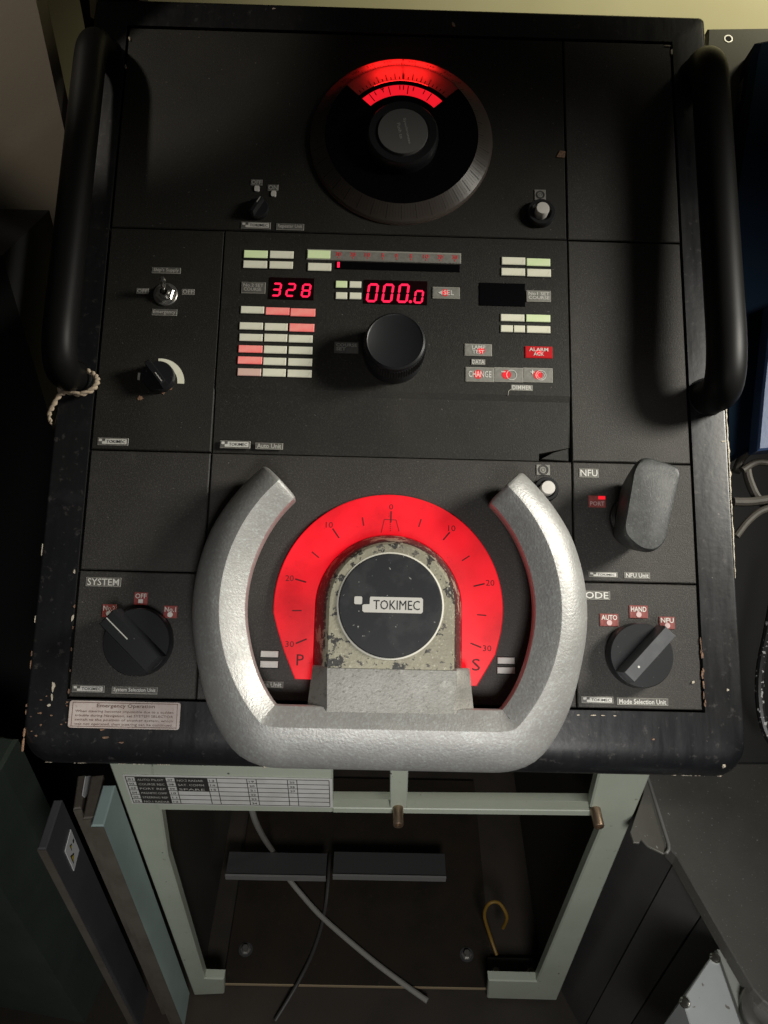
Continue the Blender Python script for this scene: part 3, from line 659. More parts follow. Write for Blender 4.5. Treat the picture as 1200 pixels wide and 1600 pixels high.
# keys: a small red pilot lamp glows in the middle of each
def key(x0, y0, x1, y1, lines, mat='label_light', gx=.5, gy=.5, extra=None, base='label_edge'):
    a0, b0, a1, b1 = pbox(x0, y0, x1, y1); W, H = a1 - a0, b1 - b0; h = .0024; m = MB(); e = .0007
    m.rect(a0, b0, a1, b1, -.001, h - .0002, base, .0002); m.rect(a0 + e, b0 + e, a1 - e, b1 - e, 0, h, mat)
    g = (a0 + W * gx, b0 + H * gy); r = H * .20
    m.lathe(g, [(r, h + .0002), (0, h + .0002)], 'red_glow', 24); m.lathe(g, [(r * 1.6, h + .0001), (r, h + .0001)], 'red_soft_glow', 24)
    n = len(lines); 
    for i, (t, fa, fb) in enumerate(lines):
        y1_ = b1 - H * (.14 + .38 * i) if n > 1 else b1 - H * .27; y0_ = y1_ - H * (.30 if n > 1 else .44)
        m.text(t, a0 + W * fa, y0_, a0 + W * fb, y1_, h + .0004, 'print_white', .014)
    if extra: extra(m, a0, b0, W, H, h + .0004)
    return m.build('key', auto, smooth=0)
key(675.7, 450, 718, 468, [('SEL', .40, .78)], gx=.46, extra=lambda m, x, y, W, H, h: m.face([(x + W * .2, y + H * .48, h), (x + W * .36, y + H * .28, h), (x + W * .36, y + H * .68, h)], 'print_white'))
key(725.5, 538.7, 768, 557.2, [('LAMP', .26, .76), ('TEST', .28, .72)], gx=.6, gy=.45)
key(820, 542.5, 862.5, 560.5, [('ALARM', .14, .84), ('ACK', .30, .68)], mat='label_bright_red', base='label_bright_red')
plate(auto, 736, 562.5, 757.5, 571, ['DATA'], mat='label_light', ink='print_white', h=HA); plate(auto, 798, 602, 832, 611, ['DIMMER'], mat='label_light', ink='print_white', h=.0016)
def rings_sym(sign):
    def f(m, x, y, W, H, h):
        for r in ((.30,) if sign == '-' else (.30, .20)): m.lathe((x + W * .60, y + H * .48), [(H * r * 1.05, h), (H * r * 1.18, h)], 'print_white', 24)
        m.rect(x + W * .24, y + H * .66, x + W * .38, y + H * .72, h - .001, h, 'print_white')
        if sign == '+': m.rect(x + W * .29, y + H * .54, x + W * .33, y + H * .84, h - .001, h + .0001, 'print_white')
    return f
key(727, 575, 771.5, 597.5, [('CHANGE', .1, .9)], gx=.44); key(771.8, 575.5, 816.6, 598, [], gx=.42, extra=rings_sym('-')); key(816.9, 576, 862.7, 598.5, [], gx=.5, extra=rings_sym('+'))
plate(auto, 522.5, 535.7, 560, 552.9, [('COURSE', .08, .94), ('SET', .08, .48)], h=HA, ink='print_pale', edge=False)
kh = .040; kc = pp(617.5, 532, kh); kr = pp(617.5 + 49, 532, kh).x - kc.x
m = MB(); m.lathe(kc, [(kr * 1.0, 0.001), (kr * 1.0, .006), (kr * .94, .010), (kr * .93, .013), (kr * .985, .016), (kr * .985, kh - .005), (kr * .96, kh - .0015), (kr * .90, kh), (kr * .86, kh - .0008), (0, kh - .0008)], 'knob_black', 80)
for k in range(72):
    a = 2 * math.pi * k / 72; X_, Y_ = Vector((math.cos(a), math.sin(a))), Vector((-math.sin(a), math.cos(a)))
    q = kc + X_ * kr * .99; t = .0009
    m.rings([[(*(q - Y_ * t), z), (*(q + X_ * .0010), z), (*(q + Y_ * t), z), (*(q - X_ * .0006), z)] for z in (.017, kh - .006)], 'knob_black')
m.build('course_knob', auto)
maker_plate(auto, 344, 689, 391, 700.5); plate(auto, 399, 692, 442, 702, ['Auto Unit'], h=-.0008 + .001)
m = MB(); q = [pp(798, 609), pp(794, 612), pp(793, 619)]; m.tube([(p.x, p.y, .0018) for p in q], .0004, 'label_edge', 6); m.build('paint_scratch', auto)

# ---- system, lever and mode units
def selector_labels(par, head, headbox, marks, sub, subbox, mk):
    plate(par, *headbox, [head], ink='print_white', pad=(.05, .12), bold=.008)
    for t, b, dot in marks: plate(par, *b, [t], mat='label_red', ink='print_white', dot=dot, pad=(.08, .10))
    maker_plate(par, *mk); plate(par, *subbox, [sub], ink='print_white', pad=(.04, .16))
selector_labels(system, 'SYSTEM', (134.5, 902.4, 189.4, 916.5), (('OFF', (210, 925.5, 231, 945), 'square'), ('No.2', (160, 944.4, 182, 964.5), 'dot_white'), ('No.1', (256, 946.5, 277, 965.8), 'dot_white')), 'System Selection Unit', (175, 1073, 246.4, 1084.2), (113, 1070.4, 163.6, 1081.6))
knob(system, 212, 1003, 54, .034, (172, 962), barw=.26, over=1.04, bar='knob_black')
selector_labels(mode, 'MODE', (898, 923.3, 952.8, 936.8), (('AUTO', (937, 959, 966, 978.5), 'dot_pink'), ('HAND', (983, 946, 1011.8, 966), 'dot_pink'), ('NFU', (1030, 963.6, 1054, 983), 'dot_pink')), 'Mode Selection Unit', (963.6, 1090.6, 1043.4, 1102), (908.4, 1088, 958, 1098.8))
knob(mode, 1004, 1024, 51, .034, (1042, 982), barw=.20, over=1.04, line=False)
plate(nfu, 904.6, 732.6, 934.8, 746.2, ['NFU'], ink='print_white', pad=(.06, .12), bold=.008)
plate(nfu, 919.5, 774.6, 946, 793, [('', 0, 1), ('PORT', .08, .92)], mat='label_red', ink='dot_pink', name='port_lamp', pad=(.1, .05))
m = MB(); b = pbox(934.5, 775.5, 945, 780.5); m.rect(*b, 0, .0014, 'red_glow'); m.build('pilot_light', nfu, smooth=0)
maker_plate(nfu, 919.5, 894, 964.5, 902); plate(nfu, 975, 894.6, 1015, 904, ['NFU Unit'], ink='print_white')
m = MB(); lh = .056
top = [pp(x, y, lh) for x, y in ((1008, 714), (1064, 731), (1065, 741), (1042, 838), (1037, 846), (1019, 860), (1012, 861), (992, 852), (977, 836), (976, 829), (993, 735), (999, 724))]
top = [pp(x, y, lh) for x, y in ((1007, 712), (1066, 730), (1040, 848), (1022, 862), (1000, 858), (974, 834), (992, 728))]
def round_poly(ps, r, n=5):
    out = []
    for i_, b_ in enumerate(ps):
        a_, c2 = ps[i_ - 1], ps[(i_ + 1) % len(ps)]; d1 = min(r, (a_ - b_).length * .45); d2 = min(r, (c2 - b_).length * .45)
        s1, e1 = b_ + (a_ - b_).normalized() * d1, b_ + (c2 - b_).normalized() * d2
        for k_ in range(n + 1): t_ = k_ / n; out.append(s1 * (1 - t_) ** 2 + b_ * 2 * t_ * (1 - t_) + e1 * t_ * t_)
    return out
top = round_poly(top, .009)
cen = sum(top, Vector((0, 0))) / len(top)
rs = []
for s_, hh in ((.80, .008), (.90, .024), (1.0, lh - .012), (1.012, lh - .006), (1.005, lh - .003), (.985, lh - .001), (.955, lh)):
    rs.append([(*(cen + (p - cen) * s_), hh) for p in top])
m.rings(rs, 'lever_grey')
m.build('tiller_lever', nfu, smooth=40)
m = MB(); m.lathe(cen, [(.020, -.001), (.020, .006), (.017, .009), (0, .009)], 'knob_black', 40); m.build('lever_boss', nfu)

# ---- helm unit: lit rudder scale, lamps and button
sun_plate(helm, 838, 726.4, 858.8, 742.6); push_button(helm, 852, 764, 19, 11)
for b in ((407.5, 1017, 435, 1026.8), (406.6, 1032.6, 434.5, 1043.2), (777.3, 1027, 804, 1037.2), (777, 1042.4, 804.6, 1052.6)): lens(helm, *b, 'lens_white')
plate(helm, 396, 1064.5, 442.8, 1074.6, ['Helm Unit'], ink='print_white')
hh = .006; dcn = pp(607, 949, hh); RO = pp(607 + 179, 949, hh).x - dcn.x; RI = pp(607 + 115, 949, hh).x - dcn.x
outer = [dcn + Vector((math.cos(R_(a)), math.sin(R_(a)))) * RO for a in range(-5, 186, 3)]
lo_l = [pp(x, y, hh) for x, y in ((434, 985), (444, 1018), (461, 1061))]; lo_r = [pp(x, y, hh) for x, y in ((745, 1072), (774, 1023), (783, 988))]
in_l = [pp(484, 1061, hh)]; in_r = [pp(737, 1072, hh)]
# inner edge goes with the boss; build as quad strip between outer and inner boundary
ob = lo_r + outer + lo_l
ib = []
for p in ob:
    d = p - dcn
    if d.y >= 0: q = dcn + d.normalized() * RI
    else: q = Vector((dcn.x + (RI if d.x > 0 else -RI), p.y))
    ib.append(q)
m = MB()
rsv = [[(*i_, -.001), (*o_, -.001), (*(o_ + (dcn - o_).normalized() * .0), hh - .0006), (*(o_ + (dcn - o_).normalized() * .0008), hh), (*i_, hh)] for o_, i_ in zip(ob, ib)]
m.rings(rsv, 'dial_red')
dpx = lambda x, y: pp(420 + x * .31667, 760 + y * .31667, hh)
def tick(x0, y0, x1, y1, t=.0007):
    a, b = dpx(x0, y0), dpx(x1, y1); d = (b - a).normalized(); n = Vector((-d.y, d.x)) * t
    m.face([(*(a - n), hh + .0003), (*(b - n), hh + .0003), (*(b + n), hh + .0003), (*(a + n), hh + .0003)], 'print_red_dark')
for t in ((604, 123, 602, 178), (315, 208, 347, 255), (893, 226, 860, 265), (130, 457, 185, 473), (1010, 493, 1065, 480), (133, 775, 187, 753), (995, 773, 1048, 795)): tick(*t)
for t in ((462, 153, 469, 195), (752, 162, 740, 200), (213, 323, 248, 352), (990, 343, 953, 367), (115, 613, 162, 613), (1027, 633, 1073, 637)): tick(*t, t=.00055)
for t in ((555, 228, 570, 163), (570, 163, 628, 166), (628, 166, 643, 222)): tick(*t, t=.0003)
for k in range(5): tick(600, 176 + k * 10, 600, 181 + k * 10, t=.0004)
for t, x, y, wd, ht in (('0', 604, 101, 20, 26), ('10', 299, 190, 36, 28), ('20', 103, 453, 42, 28), ('30', 103, 778, 44, 28), ('10', 903, 207, 36, 28), ('20', 1092, 476, 42, 28), ('30', 1077, 799, 42, 28), ('P', 155, 856, 38, 54), ('S', 1022, 880, 40, 58)):
    a, b = dpx(x - wd / 2, y + ht / 2), dpx(x + wd / 2, y - ht / 2); m.text(t, a.x, a.y, b.x, b.y, hh + .0003, 'print_red_dark', .0)
m.build('rudder_scale', helm, smooth=0)

# ---- the wheel: hub boss, disc, spoke and open rim
HB = .044; HR = .056
hubc = pp(611, 946, HB); hr_top = pp(611 + 96, 946, HB).x - hubc.x; hb_base = RI
m = MB()
def u_loop(r, yb, h, c, n=28):
    pts = [(c.x + r * math.cos(R_(180 * k / n)), c.y + r * math.sin(R_(180 * k / n)), h) for k in range(n + 1)]
    return [(c.x + r, yb, h)] + pts + [(c.x - r, yb, h)]
yb_t = pp(611, 1046, HB).y; yb_b = pp(611, 1050, .02).y
cb = Vector((dcn.x, dcn.y))
rsl = []
for f, h in ((0, .003), (.12, .012), (.62, .036), (.82, .0415), (1.0, HB)):
    c = cb.lerp(hubc, f); rsl.append(u_loop(hb_base * .995 + (hr_top - hb_base * .995) * f, yb_b + (yb_t - yb_b) * f, h, c))
m.rings(rsl[:4], 'worn_dark', cap1=False); m.rings(rsl[3:], 'worn_paint', cap0=False)
wheel = m.build('steering_wheel', console, smooth=28, label='cast metal wheel with worn cream hub')
dr = pp(611 + 82, 946, HB).x - hubc.x
m = MB(); hd = pp(610, 946, HB + .002); m.lathe(hd, [(dr * 1.02, HB - .002), (dr * 1.02, HB + .0008), (dr * .99, HB + .0012), (dr * .985, HB + .0008)], 'ring_white', 96)
m.lathe(hd, [(dr * .985, HB - .001), (dr * .985, HB + .0022), (dr * .965, HB + .003), (0, HB + .003)], 'hub_black', 96)
lx0, lx1 = pp(553.5, 946, HB).x, pp(660.5, 946, HB).x; ly0, ly1 = pp(611, 957.8, HB).y, pp(611, 933.3, HB).y
logo(m, lx0, ly0, lx1, ly1, HB + .0033, 'print_pale', 'hub_black', 0.0); m.build('hub_cap', wheel, smooth=30)
# rim
rc = pp(611, 945, HR); RR = pp(611 + 267.5, 945, HR).x - rc.x; ych = pp(611, 1141, HR).y
ang = math.degrees(math.asin((rc.y - ych) / RR))
pts = [Vector((rc.x + RR * math.cos(R_(a)), rc.y + RR * math.sin(R_(a)))) for a in [134.0 + (180 + ang - 134.0) * k / 34 for k in range(35)]]
corner_l = pts[-1]; right = [Vector((2 * rc.x - p.x, p.y)) for p in pts][::-1]
path = pts[:-2] + fillet([(*pts[-3], 0), (*pts[-1], 0), (*(pts[-1] + Vector((.03, 0))), 0)], .022, 6)[1:-1]
path = [Vector(p[:2]) for p in path]
path = path + [Vector((corner_l.x + .03 + (-2 * corner_l.x + 2 * rc.x - .06) * k / 14, ych)) for k in range(15)] + [Vector((2 * rc.x - p.x, p.y)) for p in path[::-1]]
rs = []; N_ = len(path)
for i, p in enumerate(path):
    t = (path[min(i + 1, N_ - 1)] - path[max(i - 1, 0)]).normalized(); n = Vector((t.y, -t.x))      # outward
    wb = max(0, min(1, (ych + .075 - p.y) / .075)); wb = wb * wb * (3 - 2 * wb)
    tp = max(0, min(1, (p.y - rc.y - .06) / .07)); wo = .0300 + .0080 * wb - .0050 * tp; wi = .0222 - .0037 * wb - .0022 * tp
    sec = [(-wi * .90, -.036), (-wi, -.020), (-wi * .99, -.0150), (-wi * .95, -.0126), (-wi * .5, -.0064), (-.0012, -.0004), (-.0002, .0), (.0008, -.0002)]
    for q_ in range(1, 11):
        t_ = R_(9 * q_); sn = math.sin(t_); sec.append((.0008 + (wo - .0008) * sn, -.0002 - .0055 * sn - .0245 * (1 - math.cos(t_))))
    sec += [(wo * .97, -.038), (wo * .86, -.045), (wo * .6, -.050), (wo * .1, -.051), (-wi * .6, -.044)]
    rs.append([(p.x + n.x * d, p.y + n.y * d, HR + z) for d, z in sec])
def cap_rings(r, tdir):
    c = sum((Vector(q) for q in r), Vector()) / len(r); out = []
    for f, dst in ((.97, .0015), (.90, .0028), (.78, .0034)): out.append([tuple(c + (Vector(q) - c) * f + tdir * dst) for q in r])
    return out
t0 = Vector((*(path[0] - path[1]).normalized(), 0)); t1 = Vector((*(path[-1] - path[-2]).normalized(), 0))
m = MB(); m.rings(cap_rings(rs[0], t0)[::-1] + rs + cap_rings(rs[-1], t1), 'cast_metal')
m.build('rim', wheel, smooth=26)
# spoke between hub and rim
m = MB(); hs0, hs1 = HB + .0008, HR - .0100
def spk(y, hs, xl, xr, fl, fr, hf):
    a, b = pp(xl, y, hs), pp(xr, y, hs); c, d = pp(fl, y + 3, hf), pp(fr, y + 3, hf); yy = a.y
    e = .0016
    return [(c.x, yy, hf - .012), (c.x, yy, hf), (a.x - e, yy, hs - e), (a.x + e * .4, yy, hs), (b.x - e * .4, yy, hs), (b.x + e, yy, hs - e), (d.x, yy, hf), (d.x, yy, hf - .012)]
m.rings([spk(1040, hs0 - .003, 509, 715, 489, 733, .024), spk(1044, hs0, 510, 714, 488, 734, .026), spk(1075, (hs0 + hs1) / 2, 510, 712, 484, 737, .030), spk(1106, hs1, 510, 711, 480, 740, .033), spk(1125, hs1 + .0010, 505, 716, 478, 742, .033)], 'cast_dull')
m.build('spoke', wheel, smooth=25)

# ---- grab handles on both edges
def handle(tb, tt, bt, bb, r, fl):
    path = fillet([p3(*tb), p3(*tt), p3(*bt), p3(*bb)], fl, 12)
    m = MB(); m.tube(path, r, 'handle_black', 28)
    for q in (path[0], path[-1]): m.lathe((q.x, q.y, 0.0), [(r + .0016, .0008), (r + .0016, .003), (r, .004), (r - .002, .004)], 'handle_black', 28)
    return m.build('grab_handle', console, smooth=40)
handle((1088, 120, -.002), (1108, 92, .042), (1140, 606, .056), (1103, 622, -.002), .0183, [.028, .065])
handle((165, 84, -.002), (144, 60, .042), (87, 577, .056), (120, 591, -.002), .0158, [.028, .055])
# stuck notice below the system unit
a0, b0, a1, b1 = pbox(108.4, 1093.5, 282, 1138.5); b1 = min(b1, -.2425); m = MB(); W, H = a1 - a0, b1 - b0
m.prism(rrect(a0, b0, a1, b1, .0025), .0008, .0019, 'paper_pink', .0002)
for (x0, y0, x1, y1) in ((.03, .055, .975, .075), (.03, .925, .975, .945), (.03, .055, .034, .945), (.971, .055, .975, .945)): m.rect(a0 + W * x0, b0 + H * y0, a0 + W * x1, b0 + H * y1, .001, .0021, 'print_brown')
m.text('Emergency Operation', a0 + W * .25, b0 + H * .73, a0 + W * .77, b0 + H * .90, .0022, 'print_brown', .004)
for i, t in enumerate(('When steering becomes impossible due to a sudden', 'trouble during Navigation, set SYSTEM SELECTOR', 'switch to the position of another system, which', 'was not operated, then steering can be continued.')):
    m.text(t, a0 + W * .06, b0 + H * (.555 - .155 * i), a0 + W * .94, b0 + H * (.665 - .155 * i), .0022, 'print_brown', -.002)
m.build('notice_plate', console, smooth=0)

# ---- cabinet under the head (world frame)
Y0 = -0.149; XW = 0.30; ZT = 0.72
cab = MB(); YB = Y0 + .46
cab.box((-XW, Y0 + .012, .004), (-XW + .012, YB, ZT), 'inside_shade'); cab.box((XW - .012, Y0 + .012, .004), (XW, YB, ZT), 'inside_shade')
cab.box((-XW + .012, YB - .012, .004), (XW - .012, YB, ZT), 'inside_shade')
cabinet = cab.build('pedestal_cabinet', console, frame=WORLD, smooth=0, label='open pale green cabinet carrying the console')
def front(name, poly, mat='cabinet_green', th=.014, bev=.002, y=Y0, parent=cabinet):
    """plate standing in the cabinet's front plane from pixel corners"""
    P = [wy(px, py, y) for px, py in poly]; m = MB()
    F = [Vector((p.x, p.z)) for p in P]
    m.prism(F, 0, th, mat, bev)
    o_frame = Matrix.Translation((0, y + th, 0)) @ Matrix.Rotation(R_(90), 4, 'X')
    return m.build(name, parent, frame=o_frame, smooth=0)
front('stile', [(150, 1140), (233, 1140), (263, 1340), (320, 1529), (350, 1530), (350, 1553), (303, 1555)])
front('stile', [(1034, 1170), (945, 1170), (922, 1262), (938, 1296), (838, 1534), (763, 1532), (761, 1560), (870, 1563)])
front('rail', [(232, 1190), (520, 1196), (520, 1270), (240, 1266)], th=.012)
front('rail', [(520, 1262.5), (926, 1267), (926, 1275), (520, 1270)], th=.012, bev=.001)
front('tab', [(609.5, 1200), (638, 1200), (636, 1263), (609.5, 1263)], th=.012, bev=.001)
front('rail', [(520, 1250), (930, 1253), (930, 1262), (520, 1258)], y=Y0 + .05, th=.012, bev=.001)
# index card
P = [wy(px, py, Y0 - .001) for px, py in ((193, 1214), (519, 1217), (519, 1261), (207, 1255))]
x0, x1, z0, z1 = P[0].x, P[1].x, P[2].z, P[1].z
z1 = max(z1, z0 + .02)
m = MB(); W, H = x1 - x0, z1 - z0
m.rect(x0, z0, x1, z1, 0, .0012, 'paper_white')
zr = lambda k: z0 + H * (.96 - .92 * k / 6)
for k in range(7): m.rect(x0 + W * .01, zr(k) - .0004, x0 + W * .985, zr(k) + .0004, 0, .0015, 'print_dark')
cols = (.01, .055, .20, .245, .40, .445, .59, .635, .785, .83, .985)
for c in cols: m.rect(x0 + W * c - .0004, zr(6), x0 + W * c + .0004, zr(0), 0, .0016, 'print_dark')
m.rect(x0 + W * .055, zr(6), x0 + W * .20, zr(0), 0, .0018, 'print_dark'); m.rect(x0 + W * .245, zr(3), x0 + W * .40, zr(0), 0, .0018, 'print_dark')
for j, col in enumerate((('AUTO PILOT', 'COURSE REC', 'PORT REP', 'MAGNETIC COMP', 'STEERING REP', 'NO.1 RADAR'), ('NO.2 RADAR', 'SAT. COMM', 'SPARE'))):
    for k, t in enumerate(col):
        xa = x0 + W * (.065 + .19 * j); m.text(t, xa, zr(k + 1) + H * .04, xa + W * .125, zr(k) - H * .045, .0021, 'print_pale')
for j, base in enumerate((1, 7, 13, 19, 25)):
    for k in range(6 if j < 2 or j == 3 else 3):
        xa = x0 + W * (cols[j * 2] + .010); m.text('%02d' % (base + k), xa, zr(k + 1) + H * .045, xa + W * .024, zr(k) - H * .05, .0019, 'print_dark')
m.build('index_card', cabinet, frame=Matrix.Translation((0, Y0 - .0005, 0)) @ Matrix.Rotation(R_(90), 4, 'X'), smooth=0)
for px, py in ((622, 1262), (930, 1264)):
    q = wy(px, py, Y0); m = MB(); m.lathe(q, [(.0062, 0), (.0062, .021), (.0054, .0225), (.0036, .0225), (.0034, .018), (0, .018)], 'brass', 24, axis=(0, -1, 0)); m.build('standoff', cabinet, frame=WORLD)
# floor plate, angle brackets, bolts, terminal block
zf = .012
A, B, D, E = wz(347, 1552, zf), wz(772, 1560, zf), wz(757, 1372, zf), wz(372, 1372, zf)
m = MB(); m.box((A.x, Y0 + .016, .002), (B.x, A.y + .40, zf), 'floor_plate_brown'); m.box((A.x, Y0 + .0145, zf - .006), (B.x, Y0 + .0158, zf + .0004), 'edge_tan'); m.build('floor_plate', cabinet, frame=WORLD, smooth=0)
for xa, xb in ((352, 509), (520, 697)):
    l0, l1 = wz(xa, 1365, zf + .06), wz(xb, 1367, zf + .06); t0 = wz(xa + 4, 1329, zf + .06)
    m = MB(); m.box((l0.x, l0.y, l0.z - .012), (l1.x, t0.y, l0.z - .004), 'bracket_grey'); m.box((l0.x, l0.y - .004, l0.z - .014), (l1.x, l0.y - .0005, l0.z), 'bracket_lip'); m.build('bracket', cabinet, frame=WORLD, smooth=0)
    for xx in (l0.x + .01, l1.x - .02):
        m = MB(); m.box((xx, t0.y - .02, zf), (xx + .01, t0.y - .01, l0.z - .012), 'bracket_grey'); m.build('bracket_leg', cabinet, frame=WORLD, smooth=0)
for px, py in ((384, 1484), (729, 1492)):
    q = wz(px, py, zf); m = MB(); m.lathe(q, [(.009, 0), (.009, .002), (.0062, .002), (.0062, .009), (.0052, .0105), (0, .0105)], 'steel_dull', 6); m.lathe(q, [(.012, 0), (.012, .0015), (.008, .0015)], 'bracket_grey', 24); m.build('bolt', cabinet, frame=WORLD)
q0, q1 = wz(765, 1530, .02), wz(838, 1533, .02); m = MB(); m.box((q0.x, Y0 + .02, .002), (q1.x, Y0 + .06, .02), 'cable_dark'); blk = m.build('terminal_block', cabinet, frame=WORLD, smooth=0)
for px in (775, 829):
    q = wz(px, 1520, .02); m = MB(); m.lathe((q.x, Y0 + .036, .02), [(.007, 0), (.007, .006), (.004, .008), (.004, .014), (0, .014)], 'steel_dull', 16); m.build('terminal_bolt', blk, frame=WORLD)

# ------------------------------------------------------------------ loose things around the console
def cable(name, pts, r, mat, label, cat='cable', group=None, n=8):
    m = MB(); m.tube(smooth_path(pts, n), r, mat, 10); o = m.build(name, frame=WORLD); return tag(o, label, cat, group)
cable('cable', [wy(388, 1240, Y0 + .10), wy(398, 1280, Y0 + .12), wy(414, 1312, Y0 + .17), wy(432, 1338, Y0 + .24), wz(446, 1366, .030), wz(480, 1408, .022), wz(512, 1441, .019), wz(580, 1499, .018), wz(630, 1537, .018), wz(668, 1564, .018)], .0046, 'cable_grey', 'grey cable lying across the brown plate inside the open cabinet', group='cables inside the cabinet')
cable('cable', [wy(516, 1290, Y0 + .36), wz(515, 1345, .03), wz(508, 1420, .018), wz(492, 1480, .016), wz(466, 1535, .018), wz(430, 1595, .006)], .0032, 'cable_dark', 'thin dark cable running out of the open cabinet onto the floor', group='cables inside the cabinet')
cable('wire', [wz(776, 1492, .03), wz(765, 1460, .05), wz(757, 1430, .09), wz(764, 1412, .12), wz(780, 1411, .12), wz(792, 1432, .10), wz(786, 1450, .06)], .0028, 'cable_yellow', 'yellow wire looping up from the terminal block in the cabinet corner', 'wire')
# rope tied round the lower end of the handle
rp = [p3(x, y, h) for x, y, h in ((136, 579, .014), (148, 586, .014), (152, 595, .013), (145, 608, .012), (126, 616, .012), (105, 613, .012), (93, 618, .010), (83, 634, .007), (77, 648, .003), (80, 662, -.002))]
m = MB(); sp = smooth_path(rp, 10)
for ph in (0, math.pi):
    tw = []
    for i, p in enumerate(sp):
        a = i * .55 + ph; tw.append(p + Vector((math.cos(a) * .0011, math.sin(a) * .0007, math.sin(a) * .0011)))
    m.tube(tw, .0019, 'rope', 8, radii=[.0019 - .0009 * (i / len(sp)) ** 3 for i in range(len(sp))])
m.tube([p3(96, 616, .009), p3(94, 608, .011), p3(93, 600, .010)], .003, 'rope', 8)
tag(m.build('rope', smooth=60), 'frayed tan rope tied round the lower end of the black handle', 'rope')

# leaning doors and boards beside the cabinet
def slab(name, top_front, top_back, z, th, mat, edge, side, zb=.0, parent=None, frame=WORLD):
    """upright slab: pixel corners of its visible face's top edge at height z"""
    a, b = wz(*top_front, z), wz(*top_back, z); d = (b - a).normalized(); n = Vector((d.y, -d.x, 0)) * side
    m = MB(); q = [(p.x, p.y) for p in (a, b, b - n * th, a - n * th)]
    m.prism(q, zb, z, mat, .0015)
    for (p0, p1) in (((a - d * .0008), a),):
        m.prism([(v.x, v.y) for v in (a - d * .001, a - d * .0005, a - d * .0005 - n * th, a - d * .001 - n * th)], zb + .002, z - .002, edge)
    o = m.build(name, parent, frame=frame, smooth=0); return o, a, d, n
o, a, d, n = slab('cabinet_door', (162, 1290), (180, 1226), .645, .014, 'door_blue_green', 'board_edge', 1, zb=.02)
tag(o, 'pale blue green cabinet door standing open beside the pedestal', 'cabinet door')
m = MB(); s_ = [on_plane(px, py, a + n * .0006, n) for px, py in ((258, 1470), (270, 1500), (266, 1516), (257, 1490))]
o, a2, d2, n2 = slab('board', (148, 1277), (161, 1210), .64, .013, 'board_brown', 'board_edge', 1, zb=0.0); tag(o, 'thicker brown board leaning next to the pale green door', 'board')
o, a3, d3, n3 = slab('board', (127, 1262), (134, 1210), .635, .009, 'board_brown', 'board_edge', 1, zb=0.0); tag(o, 'thin brown board with a white paper label near its top', 'board')
P = [on_plane(px, py, a3 + n3 * .0010, n3) for px, py in ((129, 1243), (134, 1213), (143, 1212), (141, 1236), (133, 1246))]
m = MB(); m.rings([[p - n3 * .0008 for p in P], P], 'sticker_white'); m.build('paper_label', o, frame=WORLD, smooth=0)
grey = empty('grey_board', wz(68, 1327, 0.0), 'dark grey upright board with a white warning sticker', 'board')
o, a4, d4, n4 = slab('panel', (72, 1326), (97, 1249), .60, .010, 'board_grey', 'board_edge', 1, zb=0.0, parent=grey)
q = [on_plane(px, py, a4 + n4 * .0010, n4) for px, py in ((111, 1296), (124, 1328), (116, 1361), (102, 1330))]
m = MB(); m.rings([[p - n4 * .0008 for p in q], q], 'sticker_white')
cq = sum(q, Vector()) / 4
def sq(x, y): # sticker coordinates
    return q[3] * (1 - x) * (1 - y) + q[2] * x * (1 - y) + q[1] * x * y + q[0] * (1 - x) * y + n4 * .0005
for cx, cy, s_ in ((.62, .30, .20), (.30, .50, .13)):
    m.face([sq(cx - s_, cy - s_ * .8), sq(cx + s_, cy - s_ * .8), sq(cx, cy + s_)], 'print_dark'); 
    k = .62; m.face([sq(cx - s_ * k, cy - s_ * .8 + s_ * .25) + n4 * .0003, sq(cx + s_ * k, cy - s_ * .8 + s_ * .25) + n4 * .0003, sq(cx, cy + s_ * .55) + n4 * .0003], 'warning_yellow')
m.face([sq(.36 + .07 * math.cos(k), .80 + .09 * math.sin(k)) for k in range(6)], 'print_dark')
m.build('warning_sticker', grey, frame=WORLD, smooth=0)
# green cabinet at the picture's edge
a, b, c_ = wz(-60, 1290, .62), wz(2, 1197, .62), wz(27, 1152, .62)
m = MB(); dn = Vector((-.35, .05, 0)); m.prism([(p.x, p.y) for p in (a, b, c_, c_ + dn, a + dn)], 0, .62, 'green_shaded', .004)
tag(m.build('green_cabinet', frame=WORLD, smooth=0), 'green cabinet with shadow in its colour, standing behind the grey stickered board', 'cabinet')
# beige bulkhead behind the upper end of the left handle
yb_ = .30
P = wy(60, 0, yb_); P2 = wy(95, 195, yb_)
m = MB(); xr = (P.x + P2.x) / 2; m.box((xr - 1.2, yb_, 0), (xr, yb_ + .03, 2.3), 'bulkhead_beige'); tag(m.build('bulkhead', frame=WORLD, smooth=0), 'beige bulkhead panel behind the console top near the handle', 'wall panel')
m = MB(); m.box((xr - 1.2, yb_ - .16, 0), (xr - .030, yb_ - .02, 1.14), 'seam_shade_dark'); tag(m.build('shade_block', frame=WORLD, smooth=0), 'black block added for the dark area before the beige bulkhead panel', 'cabinet')  # added black box, stands in for the darkness below the bulkhead's lit top
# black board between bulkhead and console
m = MB(); xa = xr + .002; m.box((xr + .004, yb_ + .12, 0), (-.30, yb_ + .16, 1.9), 'seam_shade_dark'); tag(m.build('black_screen', frame=WORLD, smooth=0), 'black screen filling the gap between the beige bulkhead and console', 'screen')
m = MB(); q = [wy(px, py, yb_ + .115) for px, py in ((139, -40), (156, -40), (152, 12), (148, 29), (143, 26))]
m.prism([(p.x, p.z) for p in q], 0, .004, 'wall_cream'); 
tag(m.build('paper_strip', frame=Matrix.Translation((0, yb_ + .115, 0)) @ Matrix.Rotation(R_(90), 4, 'X'), smooth=0), 'pale torn strip hanging above the top of the black handle', 'paper')

